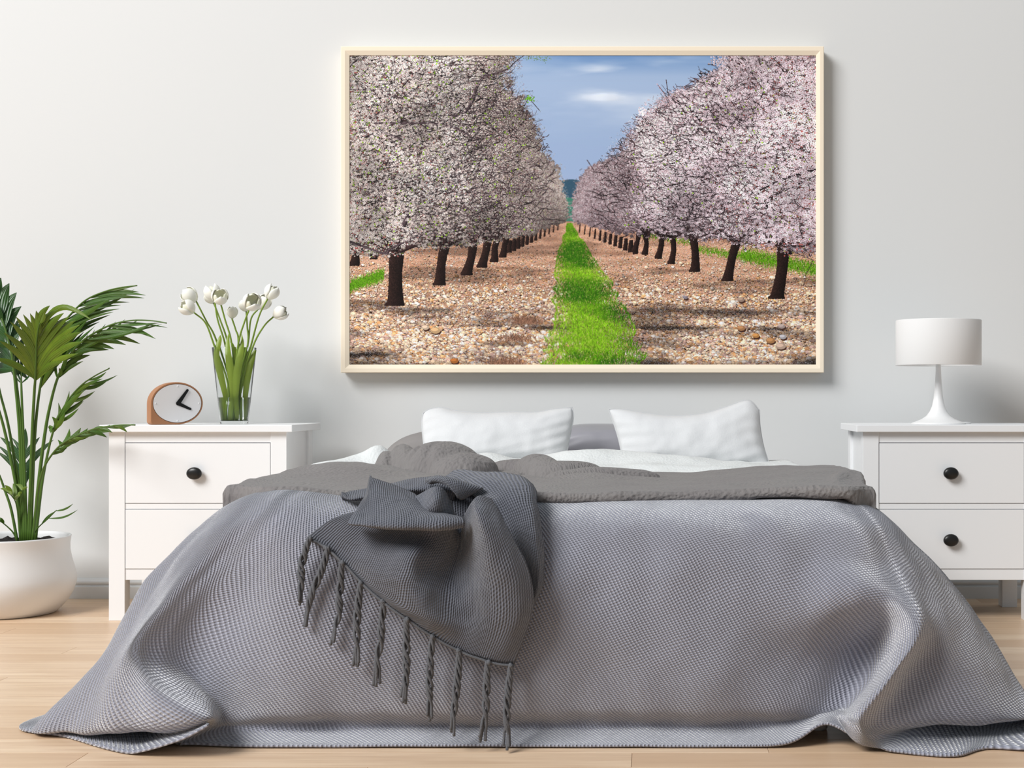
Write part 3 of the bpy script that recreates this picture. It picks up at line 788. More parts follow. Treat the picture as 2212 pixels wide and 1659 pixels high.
# ------------------------------------------------------------------ vase with tulips
DV = 5.075; SV = F/DV
vc = P(506, 915, DV); zt = .7004
VB, VT = 29.0/SV, 46.5/SV; zv = CAMZ+(VY-751)/SV
def rv(z): return VB+(VT-VB)*(z-zt)/(zv-zt)
vase = empty('glass_vase', (vc.x, vc.y, zt), 'clear flared glass vase with a little water holding the white tulips on the left nightstand', 'vase')
th = .0018; zf = zt+.013
lathe('vase_glass', [(0, zt), (VB-.001, zt), (VB, zt+.001), (VT, zv-.001), (VT-.0008, zv), (VT-th+.0004, zv), (VT-th, zv-.001), (rv(zf)-th, zf+.001), (rv(zf)-th-.001, zf), (0, zf)], (vc.x, vc.y), M_glass, vase, 64)
zw = CAMZ+(VY-859)/SV
lathe('water', [(0, zf+.0004), (rv(zf)-th-.0006, zf+.0004), (rv(zw)-th-.0004, zw), (0, zw)], (vc.x, vc.y), M_water, vase, 64)
def petal_mesh(name, R, H, wid, m):
    nu, nv = 9, 10; vs = []; fs = []; uv = []
    for i in range(nv):
        t = i/(nv-1)
        r = R*(math.sin(PI*min(1, (t*0.80+.02)))**.62)*(1-.10*t)
        if t > .8: r *= 1-.10*((t-.8)/.2)**2
        hw = wid*(math.sin(PI*(0.10+.86*t)))**.55
        if i == nv-1: hw = wid*.10
        for j in range(nu):
            s = 2*j/(nu-1)-1
            a = s*hw
            rr = r*(1+.05*(1-s*s)) + .0006
            zl = H*(t-.05*s*s*(t > .5)*t)
            vs.append((rr*math.cos(a), rr*math.sin(a), zl))
    for i in range(nv-1):
        for j in range(nu-1):
            fs.append((i*nu+j, i*nu+j+1, (i+1)*nu+j+1, (i+1)*nu+j))
    me = bpy.data.meshes.new(name); me.from_pydata(vs, [], fs); smooth(me)
    bm = bmesh.new(); bm.from_mesh(me); bmesh.ops.solidify(bm, geom=bm.faces[:], thickness=.0011)
    bmesh.ops.recalc_face_normals(bm, faces=bm.faces)
    bm.to_mesh(me); bm.free(); smooth(me); me.materials.append(m); return me
PO = petal_mesh('petal', .0300, .063, 1.02, M_petal); PI_ = petal_mesh('petal', .0268, .056, 1.0, M_petal_in)
def tulip(k, base, head, stem, scale, openn, dd, bx, label, leaf=None, tilt=None):
    """base: top of the stem, head: blossom centre (photo pixels); stem: pixels from neck downwards"""
    d = DV+dd
    root = empty('tulip', P(base[0], base[1], d), label, 'tulip', 'white tulips in the glass vase')
    foot = W(vc.x+bx/SV, DV+dd*.35, zf+.004)
    pts = [P(*base, d)]+[P(x, y, DV+dd*f) for (x, y), f in zip(stem, (.8, .6, .45))]
    mid = P(506+bx*1.15, 830, DV+dd*.4)
    pts += [mid, foot]
    tube('stem', pts, [.0030]*2+[.0034]*(len(pts)-2), M_tstem, root, 10, 8)
    ax = (P(head[0], head[1], d+(tilt or 0))-P(base[0], base[1], d)).normalized()
    q = ax.to_track_quat('Z', 'Y').to_matrix().to_4x4()
    b0 = P(base[0], base[1], d)-root.location
    for i in range(6):
        me = PO if i < 3 else PI_
        o = bpy.data.objects.new('petal', me); COL.objects.link(o); o.parent = root
        s = scale
        tw = (i % 3)*2*PI/3+(PI/3 if i >= 3 else 0)+k*.7
        lean = Matrix.Rotation(openn*(0.55 if i < 3 else .15)-.02, 4, 'Y')
        o.matrix_local = Matrix.Translation(b0) @ q @ Matrix.Rotation(tw, 4, 'Z') @ lean @ Matrix.Diagonal((s*1.04, s*1.04, s, 1))
    if leaf: 
        for lf in leaf: leaf_blade(lf, root, M_tleaf, 'leaf')
    return root
def blade_mesh(pts, widths, twist=0.0, fold=.25, n=5, face=Vector((0, -1, 0))):
    a = np.array([list(p)+[w_] for p, w_ in zip(pts, widths)]); a = cr_interp(a, n)
    vs = []; fs = []; uvs = []
    m = len(a)
    for i in range(m):
        p = Vector(a[i, :3]); t = Vector(a[min(i+1, m-1), :3]-a[max(i-1, 0), :3]).normalized()
        side = t.cross(face)
        if side.length < 1e-3: side = Vector((1, 0, 0))
        side.normalize(); nrm = side.cross(t).normalized()
        an = twist*(i/(m-1)); side, nrm = side*math.cos(an)+nrm*math.sin(an), nrm*math.cos(an)-side*math.sin(an)
        w_ = max(a[i, 3], .0002)/2
        for s in (-1, -.5, 0, .5, 1):
            vs.append(tuple(p+side*(w_*s)-nrm*(w_*fold*(abs(s)))))
            uvs.append((s*.5+.5, i/(m-1)))
    for i in range(m-1):
        for j in range(4):
            fs.append((i*5+j, i*5+j+1, (i+1)*5+j+1, (i+1)*5+j))
    me = bpy.data.meshes.new('leaf'); me.from_pydata(vs, [], fs)
    uv = me.uv_layers.new(name='UVMap')
    li = np.empty(len(me.loops), dtype=np.int32); me.loops.foreach_get('vertex_index', li)
    uv.data.foreach_set('uv', np.array(uvs)[li].astype(np.float32).ravel())
    smooth(me); return me
def leaf_blade(pp, root, m, name):
    pts = [P(x, y, DV+dd) for x, y, dd, w_ in pp]; ws = [w_*.72/SV for x, y, dd, w_ in pp]
    me = blade_mesh(pts, ws, twist=random.uniform(-.25, .25)); return link(name, me, m, root)
tulip(0, (424,651), (398,629), [(446,694),(466,732)], 1.0, .10, -.02, -8, 'white tulip leaning far left, the upper of the two leftmost blooms', tilt=-.01)
tulip(1, (419,675), (403,663), [(444,698),(463,747)], .92, .14, -.06, -12, 'white tulip leaning far left, the lower and greener of the two leftmost blooms',
      [[(492,903,-.01,8),(487,860,-.02,14),(476,810,-.035,20),(467,770,-.04,18),(474,735,-.03,13),(476,724,-.02,2)]], tilt=-.015)
tulip(2, (464,650), (453,612), [(470,690),(487,747)], 1.0, .04, .00, -6, 'tallest white tulip, its bloom the topmost of the bunch', None)
tulip(3, (462,655), (450,634), [(476,692),(492,742)], .80, .02, .05, -3, 'white tulip mostly hidden just below the topmost bloom')
tulip(4, (476,653), (475,636), [(486,690),(500,740)], .96, .16, -.03, 2, 'open white tulip overlapping below and right of the topmost bloom',
      [[(498,903,-.02,8),(502,850,-.035,16),(497,800,-.04,22),(492,760,-.035,16),(492,735,-.02,10),(495,719,-.01,2)]], tilt=-.035)
tulip(5, (501,688), (502,672), [(509,712),(515,738)], .72, -.06, .02, 4, 'small closed white tulip bud in the centre, lowest of the middle blooms',
      [[(490,903,.02,8),(494,850,.03,15),(504,800,.03,20),(507,770,.03,15),(502,745,.02,8),(497,738,.02,2)]])
tulip(6, (532,673), (527,657), [(534,705),(535,745)], .72, -.04, .04, 8, 'small white tulip peeking out left of the large open bloom')
tulip(7, (541,662), (548,644), [(528,696),(515,742)], 1.08, .10, -.06, 0, 'large open white tulip facing forward right of centre',
      [[(512,903,-.03,10),(509,860,-.04,16),(511,810,-.045,22),(518,770,-.04,18),(523,742,-.03,11),(522,722,-.02,2)]], tilt=-.055)
tulip(8, (558,667), (572,650), [(542,690),(535,747)], .95, .02, .05, 8, 'white tulip half hidden behind and right of the large open bloom',
      [[(524,903,.02,8),(530,850,.02,15),(533,800,.03,20),(530,765,.03,14),(520,748,.03,8),(516,742,.02,2)]])
tulip(9, (578,646), (590,626), [(560,682),(542,747)], .93, .02, -.01, 12, 'closed white tulip high on the right, tilting right', 
      [[(528,903,-.01,10),(530,850,-.02,16),(538,800,-.02,18),(546,770,-.01,14),(552,756,0,6)]])
tulip(10, (591,684), (608,675), [(570,705),(547,747)], .90, .03, -.03, 14, 'rightmost white tulip, lying almost sideways',
      [[(506,903,.03,8),(516,850,.03,16),(524,800,.035,20),(522,765,.03,13),(526,752,.02,3)]])

# ------------------------------------------------------------------ potted palm
DP = 5.03; SP = F/DP
pc = P(20, 1160, DP)
palm = empty('potted_palm', (pc.x, pc.y, 0), 'tall green palm in a round white pot beside the left nightstand', 'plant')
prof = [(0, 0), (.150, 0), (.163, .003), (.178, .016), (.203, .045), (.222, .080), (.2315, .112), (.231, .135), (.224, .165), (.214, .200), (.2085, .232), (.2085, .255), (.2115, .278), (.2125, .283),
        (.210, .2855), (.205, .284), (.201, .275), (.198, .25), (.20, .23), (0, .228)]
lathe('pot', prof, (pc.x, pc.y), M_pot, palm, 96)
def soil():
    n, R = 46, .1965; vs = [(pc.x, pc.y, .262)]; fs = []
    for i in range(1, 17):
        for k in range(n):
            a = 2*PI*k/n; r_ = R*i/16
            x, y = r_*math.cos(a), r_*math.sin(a)
            vs.append((pc.x+x, pc.y+y, .258+.016*mnoise.fractal(Vector((x*22, y*22, 1)), 1, 2, 4)+.006*(1-i/16)))
    for k in range(n): fs.append((0, 1+k, 1+(k+1) % n))
    for i in range(15):
        for k in range(n):
            fs.append((1+i*n+k, 1+(i+1)*n+k, 1+(i+1)*n+(k+1) % n, 1+i*n+(k+1) % n))
    me = bpy.data.meshes.new('soil'); me.from_pydata(vs, [], fs); link('soil', me, M_soil, palm)
soil()
def frond(stem, rachis, leaves, dtip, m, r0=.0068, r1=.0022, d0=None, facev=Vector((0, -1, 0)), back=0.0):
    """stem and rachis in photo pixels; d runs from d0 to dtip; leaves: (t along rachis, tip x, tip y, width px, bow px, depth offset)"""
    d0 = d0 or DP-.02
    allp = stem+rachis; n = len(allp)
    ds = [d0+(dtip-d0)*(i/(n-1))**1.4 for i in range(n)]
    rr = [r0*(1-.45*i/(len(stem))) for i in range(len(stem))]
    rr += [rr[-1]+(r1-rr[-1])*(i+1)/len(rachis) for i in range(len(rachis))]
    o = tube('frond', [P(x, y, d) for (x, y), d in zip(allp, ds)], rr, M_stem, palm, 8, 5)
    rp = cr_interp(np.array([(x, y, d) for (x, y), d in zip(allp[len(stem)-1:], ds[len(stem)-1:])]), 12)
    for lf in leaves:
        t, tx, ty, wd, bow = lf[:5]; dz = lf[5] if len(lf) > 5 else random.uniform(-.05, .03)
        t = max(0.0, t-back*(1 if t > .12 else .3)) if t < .985 else t
        b = rp[min(len(rp)-1, int(round(t*(len(rp)-1))))]
        bx, by, bd = b; L = math.hypot(tx-bx, ty-by); nx, ny = (ty-by)/max(L, 1), -(tx-bx)/max(L, 1)
        pts = []; ws = []
        for s, wv in ((0, .22), (.18, .74), (.40, 1.0), (.62, .90), (.84, .50), (1.0, .04)):
            bb = bow*math.sin(PI*s)*1.0
            x = bx+(tx-bx)*s+nx*bb; y = by+(ty-by)*s+ny*bb
            pts.append(P(x, y, min(5.375, bd+dz*s))); ws.append(wd*wv*(.92 if back else 1.06)/SP)
        me = blade_mesh(pts, ws, twist=random.uniform(-.25, .25), fold=.28, n=3, face=facev)
        lo = bpy.data.objects.new('leaflet', me); COL.objects.link(lo); me.materials.append(m); lo.parent = o
B0 = (58, 1168)
# 1 upper right arching frond
frond([(66,1172),(70,1050),(76,930),(86,840)], [(100,775),(120,722),(152,680),(186,648),(226,630),(262,621),(296,617)],
  [(.98,296,617,4,0),(.93,300,631,9,6),(.90,315,638,9,8),(.84,312,644,9,8),(.80,272,641,11,4),(.74,280,653,8,9),(.68,261,659,8,9),(.64,236,645,12,-3),
   (.60,258,667,9,10),(.54,245,674,9,12),(.50,238,680,10,8),(.46,215,695,11,8),(.40,200,668,14,-4),(.36,190,690,13,4),(.32,205,705,11,6),(.28,178,672,13,-2),
   (.24,182,716,12,6),(.20,160,690,12,-4),(.55,262,622,10,-6),(.66,290,625,9,-5),(.48,225,637,12,-5),(.38,205,648,12,-5),(.30,160,720,12,4),(.16,150,705,12,-4),(.1,140,735,11,5)], 4.86, M_leaf, back=.30)
# 2 right arching frond
frond([(72,1172),(84,1040),(98,930),(110,868),(124,818)], [(140,784),(156,760),(178,737),(208,717),(245,700),(288,692),(330,693),(360,698)],
  [(.99,361,698,3,0),(.92,362,708,5,3),(.86,348,697,5,-2),(.84,336,732,11,8),(.76,318,722,9,5),(.70,303,743,13,8),(.62,272,745,15,8),(.55,247,754,14,9),(.48,235,756,13,7),
   (.42,213,755,12,7),(.34,195,767,12,5),(.28,180,780,8,3),(.66,335,697,9,-8),(.58,300,690,10,-8),(.50,270,690,11,-7),(.42,250,695,11,-7),(.34,228,700,11,-6),
   (.26,205,712,12,-6),(.20,190,722,11,-5),(.75,350,700,7,-6),(.12,158,718,4,-1),(.16,150,745,9,-3),(.10,128,795,10,-3),(.05,120,770,7,3)], 4.88, M_leaf, .0072, back=.26)
# 3 front fan, light green
frond([(62,1172),(66,1050),(70,930),(74,850),(76,822)], [(77,800),(78,770),(79,740),(82,715),(86,698)],
  [(0,-2,736,15,-12,-.12),(.04,-20,772,13,-8,-.1),(.10,8,719,15,-12,-.12),(.20,22,695,16,-12,-.12),(.30,34,684,16,-9,-.10),(.42,50,679,16,-7,-.08),(.55,65,677,15,-5,-.06),(.70,78,671,14,-3,-.05),
   (0,168,764,14,12,-.12),(.06,179,738,19,17,-.13),(.13,176,717,21,17,-.13),(.20,172,702,21,15,-.12),(.30,163,692,22,13,-.10),(.40,150,684,21,11,-.09),(.52,138,676,18,10,-.08),
   (.64,126,668,15,12,-.06),(.74,199,692,12,44,-.06),(.84,108,660,13,9,-.04),(.98,96,672,8,-3,-.03),(.02,26,792,10,-7,-.05),(.03,136,782,13,9,-.08)], 4.80, M_leafbright, .0070)
# 4 dark frond, top left
frond([(50,1172),(46,1040),(42,930),(34,840),(26,770)], [(18,735),(8,700),(-2,672),(-14,640),(-30,612)],
  [(.10,47,700,24,14,.05),(.22,46,662,26,16,.05),(.36,36,632,26,12,.04),(.52,20,612,26,8,.03),(.70,2,600,24,6,.02),(.85,-12,590,22,4),(.9,-40,590,18,-2),(.02,44,718,18,8,.03),(.2,-30,700,16,-8),(.45,-50,650,18,-10),
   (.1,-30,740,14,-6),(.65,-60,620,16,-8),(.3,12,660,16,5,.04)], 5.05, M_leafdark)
# 5 fan behind on the left
frond([(54,1172),(50,1040),(46,930),(38,850),(32,800)], [(30,775),(28,750),(24,728)],
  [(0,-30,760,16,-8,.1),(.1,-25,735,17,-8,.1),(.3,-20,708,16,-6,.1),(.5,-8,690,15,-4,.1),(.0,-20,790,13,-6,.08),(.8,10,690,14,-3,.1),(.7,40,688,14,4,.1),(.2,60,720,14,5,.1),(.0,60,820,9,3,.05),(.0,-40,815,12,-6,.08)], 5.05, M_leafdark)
# 5b thin fan low behind the front one
frond([(58,1172),(54,1040),(50,930),(47,860),(46,828)], [(46,815),(46,802)],
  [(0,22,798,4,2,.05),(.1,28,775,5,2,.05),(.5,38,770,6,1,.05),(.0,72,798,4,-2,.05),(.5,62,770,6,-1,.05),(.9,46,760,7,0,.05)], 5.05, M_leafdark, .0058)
# 6 middle right frond
frond([(76,1172),(90,1050),(104,975),(114,935)], [(122,908),(134,886),(152,858),(176,832),(205,812),(236,796)],
  [(.99,237,794,3,0),(.93,230,803,6,-4),(.86,254,810,6,-6),(.80,229,825,9,-5),(.70,222,818,9,5),(.62,205,845,9,-5),(.56,190,838,12,5),(.44,182,862,8,-3),(.40,181,866,7,-3),(.34,180,845,13,4),(.30,170,882,8,-4),
   (.24,160,862,14,5),(.18,150,880,14,4),(.14,126,870,12,-8),(.08,112,900,12,-8),(.02,110,936,13,-12),(.10,140,890,12,-3),(.28,150,845,10,-5),(.48,185,822,9,-4)], 4.92, M_leaf, .0058, back=.18)
# 7 low right frond reaching over the nightstand
frond([(70,1172),(80,1075),(86,1040),(96,1008),(110,985)], [(128,964),(150,949),(178,936),(206,926),(235,921),(262,918),(292,918)],
  [(.99,292,918,4,0),(.90,275,934,8,5),(.84,290,916,8,-3),(.70,243,935,10,6),(.64,231,945,10,4),(.60,236,933,9,2),(.52,238,918,12,-5),(.44,210,922,14,-6),(.36,198,941,9,2),
   (.34,190,925,15,-6),(.26,175,924,16,-6),(.18,150,926,17,-10),(.10,125,950,14,-14),(.30,200,930,13,2)], 4.60, M_leaf, .0055, back=.16, d0=4.97)
# 8 small centre fan
frond([(56,1172),(53,1110),(50,1060)], [(48,1030),(48,1000),(52,975)],
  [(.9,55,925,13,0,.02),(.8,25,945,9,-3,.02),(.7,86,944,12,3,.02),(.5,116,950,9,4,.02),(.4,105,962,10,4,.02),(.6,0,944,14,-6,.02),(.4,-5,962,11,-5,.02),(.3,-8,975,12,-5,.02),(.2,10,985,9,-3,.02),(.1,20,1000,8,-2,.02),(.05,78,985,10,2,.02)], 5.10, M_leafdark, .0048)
# 9-12 small shoots
frond([(66,1170),(76,1148),(86,1136)], [(96,1127),(110,1112),(122,1102)], [(.95,158,1088,4,-4,-.02),(.5,168,1101,4,-7,-.02),(.1,121,1104,6,2,-.01)], 4.95, M_leaf, .0030, .0012)
frond([(38,1170),(28,1150),(14,1136)], [(4,1128),(-6,1118),(-20,1112)], [(.9,-30,1100,6,2),(.3,-8,1108,7,2),(.2,2,1118,6,0)], 4.95, M_leaf, .0032, .0012)
frond([(44,1170),(40,1120),(34,1086)], [(26,1072),(16,1064),(8,1060)], [(.5,0,1056,7,-5),(.2,28,1044,10,-2),(.4,10,1048,9,-3),(.1,44,1070,7,3),(.6,24,1070,7,3)], 4.90, M_leafbright, .0030, .0012)
frond([(46,1170),(43,1110),(46,1080)], [(48,1066),(49,1058)], [(.9,34,1046,8,-3),(.6,40,1072,7,-3),(.9,60,1052,5,2)], 4.92, M_leafbright, .0026, .0012)
# 13-15 stems leaning out of the left edge
frond([(38,1172),(24,1100),(10,1058),(0,1030)], [(-14,1000),(-34,970),(-60,950)], [(.9,-70,960,8,4),(.7,-60,990,9,4),(.5,-50,1000,9,4),(.6,-50,940,9,-4)], 5.0, M_leaf, .0055)
frond([(46,1172),(36,1060),(22,985),(6,915),(-8,870)], [(-22,830),(-44,790),(-72,760),(-105,745)],
  [(.95,-118,750,8,3),(.8,-110,780,10,5),(.6,-95,800,11,6),(.5,-95,740,11,-5),(.35,-70,810,12,5),(.3,-60,760,12,-5),(.15,-50,830,12,5)], 4.95, M_leaf, .0068)
frond([(50,1172),(42,1060),(30,985),(16,910),(0,848)], [(-10,800),(-22,750),(-40,705),(-64,675)],
  [(.95,-80,660,8,-3),(.8,-90,690,10,5),(.6,-80,720,12,6),(.5,-60,670,12,-5),(.35,-65,745,12,5),(.3,-30,700,14,5),(.15,-50,790,12,5)], 5.08, M_leafdark, .0066)

# ------------------------------------------------------------------ framed print
PWX, PHX = 1512, 1002            # print resolution
def paint_print():
    """the printed photograph: an orchard in blossom, painted stroke by stroke into a texture (flat print)"""
    Wp, Hp = PWX, PHX; R = np.random.default_rng(5)
    k = Wp/1009.0; TX = lambda x: (x-754)*k; TY = lambda y: (y-118)*k       # photo pixels -> print pixels
    img = np.zeros((Hp, Wp, 3), np.float32)
    yy, xx = np.mgrid[0:Hp, 0:Wp].astype(np.float32)
    def vnoise(w_, h_, sx, sy, rng, octv=4):
        out = np.zeros((h_, w_), np.float32); amp = 1; tot = 0
        for o in range(octv):
            gx, gy = max(2, int(w_/sx*2**o))+2, max(2, int(h_/sy*2**o))+2
            g = rng.random((gy, gx)).astype(np.float32)
            X = np.linspace(0, gx-1.001, w_); Yv = np.linspace(0, gy-1.001, h_)
            x0 = X.astype(int); y0 = Yv.astype(int); fx = X-x0; fy = Yv-y0
            fx = fx*fx*(3-2*fx); fy = fy*fy*(3-2*fy)
            a = g[y0][:, x0]; b_ = g[y0][:, x0+1]; c_ = g[y0+1][:, x0]; d_ = g[y0+1][:, x0+1]
            out += amp*((a*(1-fx)+b_*fx)*(1-fy)[:, None]+(c_*(1-fx)+d_*fx)*fy[:, None]); tot += amp; amp *= .5
        return out/tot
    # sky
    t = np.clip(yy/TY(475), 0, 1)[..., None]
    sky = np.array([150, 174, 208])*(1-t)+np.array([160, 178, 210])*t
    sky = sky+np.array([-46, -34, -20])*np.clip(1-yy/70, 0, 1)[..., None]
    cl = vnoise(Wp, Hp, 420, 90, R, 5)
    streak = np.clip((cl-.38)*3.0, 0, 1)*np.exp(-((yy-TY(185))/120)**2)
    streak2 = np.clip((cl-.30)*4.0, 0, 1)*np.exp(-((yy-TY(208))/22)**2)*np.exp(-((xx-TX(1320))/110)**2)
    streak3 = np.clip((cl-.30)*4.0, 0, 1)*np.exp(-((yy-TY(152)+.12*(xx-TX(1320)))/22)**2)*np.exp(-((xx-TX(1330))/190)**2)
    m_ = np.clip(.62*streak+.16*np.exp(-((yy-TY(190))/90)**2)+.85*streak2+.85*streak3, 0, .88)[..., None]
    img[:] = sky*(1-m_)+np.array([222, 228, 238])*m_
    # hill
    hx = np.arange(Wp); ridge_y = TY(398)-18*np.exp(-((hx-TX(1233))/55.)**2)
    mk = (yy > ridge_y[None, :]); img[mk] = np.array([62, 92, 112])+R.normal(0, 5, (mk.sum(), 1))
    mk = (yy > TY(425)); img[mk] = np.array([70, 130, 112])
    # ground
    hor = TY(476)
    g = np.clip((yy-hor)/(Hp-hor), 0, 1)
    gm = yy >= hor
    n1 = vnoise(Wp, Hp, 260, 34, R, 4); n2 = vnoise(Wp, Hp, 90, 14, R, 4)
    gc = np.array([214, 164, 138])[None, None]*(.72+.55*n1[..., None])+((n2-.5)*60)[..., None]
    shade = np.clip((n1-.52)*5, 0, 1)*.36+np.exp(-((yy-TY(705))/9)**2)*np.clip(n1*3-1.2, 0, 1)*.3+np.clip((TX(900)-xx)/TX(900), 0, 1)*np.clip((yy-TY(730))/60, 0, 1)*.35+np.clip((yy-TY(735))/80, 0, 1)*.42*np.clip(n2*1.6-.2, 0, 1)+np.exp(-((yy-TY(668))/14)**2)*.28*np.clip(n2*1.7-.3, 0, 1)
    gc = gc*(1-shade[..., None])
    img[gm] = gc[gm]
    offs = {}
    def disc_off(rx, ry):
        key = (rx, ry)
        if key not in offs:
            Y_, X_ = np.mgrid[-ry:ry+1, -rx:rx+1]
            m2 = (X_/(rx+.35))**2+(Y_/(ry+.35))**2 <= 1
            offs[key] = (X_[m2], Y_[m2])
        return offs[key]
    def stamp(x, y, rx, ry, col):
        """paint many elliptical dabs; arrays of equal length; painter's order by chunks"""
        x = np.asarray(x).astype(int); y = np.asarray(y).astype(int); rx = np.maximum(0, np.asarray(rx)).astype(int); ry = np.maximum(0, np.asarray(ry)).astype(int)
        keys = rx*100+ry
        for kk in np.unique(keys):
            s = keys == kk; ox, oy = disc_off(int(kk//100), int(kk % 100))
            X_ = x[s][:, None]+ox; Y_ = y[s][:, None]+oy
            ok = (X_ >= 0) & (X_ < Wp) & (Y_ >= 0) & (Y_ < Hp)
            C_ = np.repeat(col[s][:, None], len(ox), 1)
            img[Y_[ok], X_[ok]] = C_[ok]
    # stones: each with its dark underside, body and lit top
    N = 90000; u = R.random(N)**1.05; ys = hor+4+(Hp-hor)*u; order = np.argsort(ys); ys = ys[order]; xs = R.random(N)*Wp
    sz = np.clip((ys-hor)/(Hp-hor), .02, 1)*(.8+R.gamma(1.1, 2.1, N)); sz = np.clip(sz, .3, 12)
    tone = R.random(N)
    c1 = np.array([246, 214, 182]); c2 = np.array([222, 166, 116]); c3 = np.array([196, 160, 146]); c4 = np.array([250, 238, 230])
    col = np.where(tone[:, None] < .42, c1, np.where(tone[:, None] < .62, c2, np.where(tone[:, None] < .85, c3, c4)))*(.8+.3*R.random((N, 1)))
    shv = shade[np.clip(ys, 0, Hp-1).astype(int), xs.astype(int)]; col = col*(1-1.1*shv[:, None])
    stripes = (yy[:, 0][np.clip(ys, 0, Hp-1).astype(int)])
    for a in range(0, N, 1300):
        s = slice(a, a+1300)
        stamp(xs[s]+sz[s]*.35, ys[s]+sz[s]*.55, sz[s], sz[s]*.6, col[s]*.28+np.array([12, 4, 2]))
        stamp(xs[s], ys[s], sz[s], sz[s]*.65, np.minimum(col[s]*.95, 250))
        stamp(xs[s]-sz[s]*.2, ys[s]-sz[s]*.25, sz[s]*.55, sz[s]*.35, np.minimum(col[s]*1.2, 252))
    N = 16000; ys = TY(655)+(Hp-TY(655))*R.random(N); xs = R.random(N)*Wp
    stamp(xs, ys, np.zeros(N), np.zeros(N), np.array([214, 206, 226])*(.7+.4*R.random((N, 1))))
    # grass strips
    def strokes(x, y, dx, dy, col, th=0, n=None):
        L = np.maximum(np.hypot(dx, dy), 1); n = n or int(L.max())+1
        for i in range(n):
            f = i/max(1, n-1); s = f*L.max() <= L+1
            stamp((x+dx*f)[s], (y+dy*f)[s], np.full(s.sum(), th), np.full(s.sum(), th), col[s])
    edL = np.array([(476, 1229), (500, 1222), (540, 1211), (600, 1206), (650, 1203), (700, 1197), (787, 1188)]); edR = np.array([(476, 1233), (500, 1243), (540, 1270), (600, 1310), (650, 1332), (700, 1353), (787, 1382)])
    N = 30000; v = 1-(1-R.random(N))**1.0; py_ = 482+(800-482)*v**1.25; py_.sort()
    l_ = np.interp(py_, edL[:, 0], edL[:, 1]); r_ = np.interp(py_, edR[:, 0], edR[:, 1])
    px_ = l_+(r_-l_)*np.clip(R.normal(.5, .27, N), -.04, 1.04)+np.sin(py_*.13+np.sin(py_*.05)*3)*(1+9*(py_-476)/311)
    depth = (py_-476)/311
    gn = vnoise(Wp, Hp, 200, 60, R, 3); gv = gn[np.clip(TY(py_), 0, Hp-1).astype(int), np.clip(TX(px_), 0, Wp-1).astype(int)]
    colg = (np.array([66, 122, 14])*(1-np.clip((gv[:, None]-.38)*4, 0, 1))+np.array([138, 190, 40])*np.clip((gv[:, None]-.38)*4, 0, 1))*(.6+.62*R.random((N, 1)))
    dry = R.random(N) < .07; colg[dry] = np.array([196, 184, 124])*(.8+.3*R.random((dry.sum(), 1)))
    for a in range(0, N, 1500):
        s = slice(a, a+1500); ln = (2+17*depth[s])*(.5+R.random(len(px_[s])))
        strokes(TX(px_[s]), TY(py_[s]), R.normal(0, .35, len(ln))*ln, -ln, colg[s], 0)
    for (x0, x1, y0, y1, nn) in ((754, 830, 588, 632, 2600), (1600, 1762, 545, 600, 3800), (1500, 1620, 533, 562, 900), (780, 1000, 520, 535, 700), (1385, 1500, 502, 530, 600)):
        px_ = R.uniform(x0, x1, nn); py_ = y0+(y1-y0)*((px_-x0)/(x1-x0) if x0 > 1200 else 1-(px_-x0)/(x1-x0))*.6+R.normal(0, (y1-y0)*.14, nn)+4
        strokes(TX(px_), TY(py_), R.normal(0, 2, nn), -R.uniform(2, 9, nn), np.array([104, 160, 30])*(.6+.6*R.random((nn, 1))), 0)
    for (cx, cy, ww, nn) in ((1135, 690, 26, 500), (1115, 728, 30, 300), (1090, 780, 34, 500)):
        px_ = R.normal(cx, ww*.6, nn); strokes(TX(px_), TY(cy+R.uniform(-3, 8, nn)), R.normal(0, 6, nn), -R.uniform(6, 22, nn), np.array([150, 112, 92])*(.6+.6*R.random((nn, 1))), 0)
    # trunks
    def poly(pts, radii, colr, jit=.25, n=60):
        a = cr_interp(np.array([list(p)+[q] for p, q in zip(pts, radii)], float), max(2, 3*n//len(pts)))
        for x, y, q in a:
            m3 = max(1, int(q*1.6)+1)
            ox = R.uniform(-q, q, m3*3); oy = R.uniform(-1, 1, m3*3)*(2 if q > 2 else .5)
            sh = 1-.35*(ox/max(q, .5)); c_ = np.array(colr)*np.clip(sh, .4, 1.5)[:, None]*(1-jit+2*jit*R.random((m3*3, 1)))
            stamp(TX(x+ox), TY(y)+oy, np.full(m3*3, 1 if q > 2.5 else 0), np.full(m3*3, 2 if q > 4 else (1 if q > 1.5 else 0)), c_)
    DK = (44, 31, 28)
    far = [(1100+i*9.5, 542-i*4.2, 5-.4*i) for i in range(12)]+[(1372-i*11, 545-i*4.0, 5-.4*i) for i in range(12)]
    for (x, y, q) in far: poly([(x, y), (x+2, y-18-q)], [max(1.2, q), max(1, q*.8)], DK, n=24)
    # nearer trunks, each with two side limbs
    for (x, y, q, tx, ty) in ((855,656,17,858,532),(951,612,11,962,520),(1010,590,10,1022,512),(1043,574,9,1056,508),(1069,562,7,1076,505),(1088,552,6,1096,503),
                              (768,570,9,772,520),(810,556,6,812,528),(1678,641,14,1692,520),(1572,603,10,1592,512),(1501,583,9,1496,505),(1451,566,6,1452,503),(1423,555,6,1430,500),(1394,546,5,1392,498),(1372,541,5,1380,495)):
        mx = (x+tx)/2+R.uniform(-4, 4)
        poly([(x-2, y), (x, y-8), (mx, (y+ty)/2), (tx, ty), (tx+R.uniform(-8, 8), ty-30)], [q*1.25, q, q*.8, q*.95, q*.7], DK)
        for s in (-1, 1): poly([(tx, ty+4), (tx+s*q*1.8, ty-10), (tx+s*q*4.2, ty-22-R.random()*10)], [q*.5, q*.38, q*.22], DK)
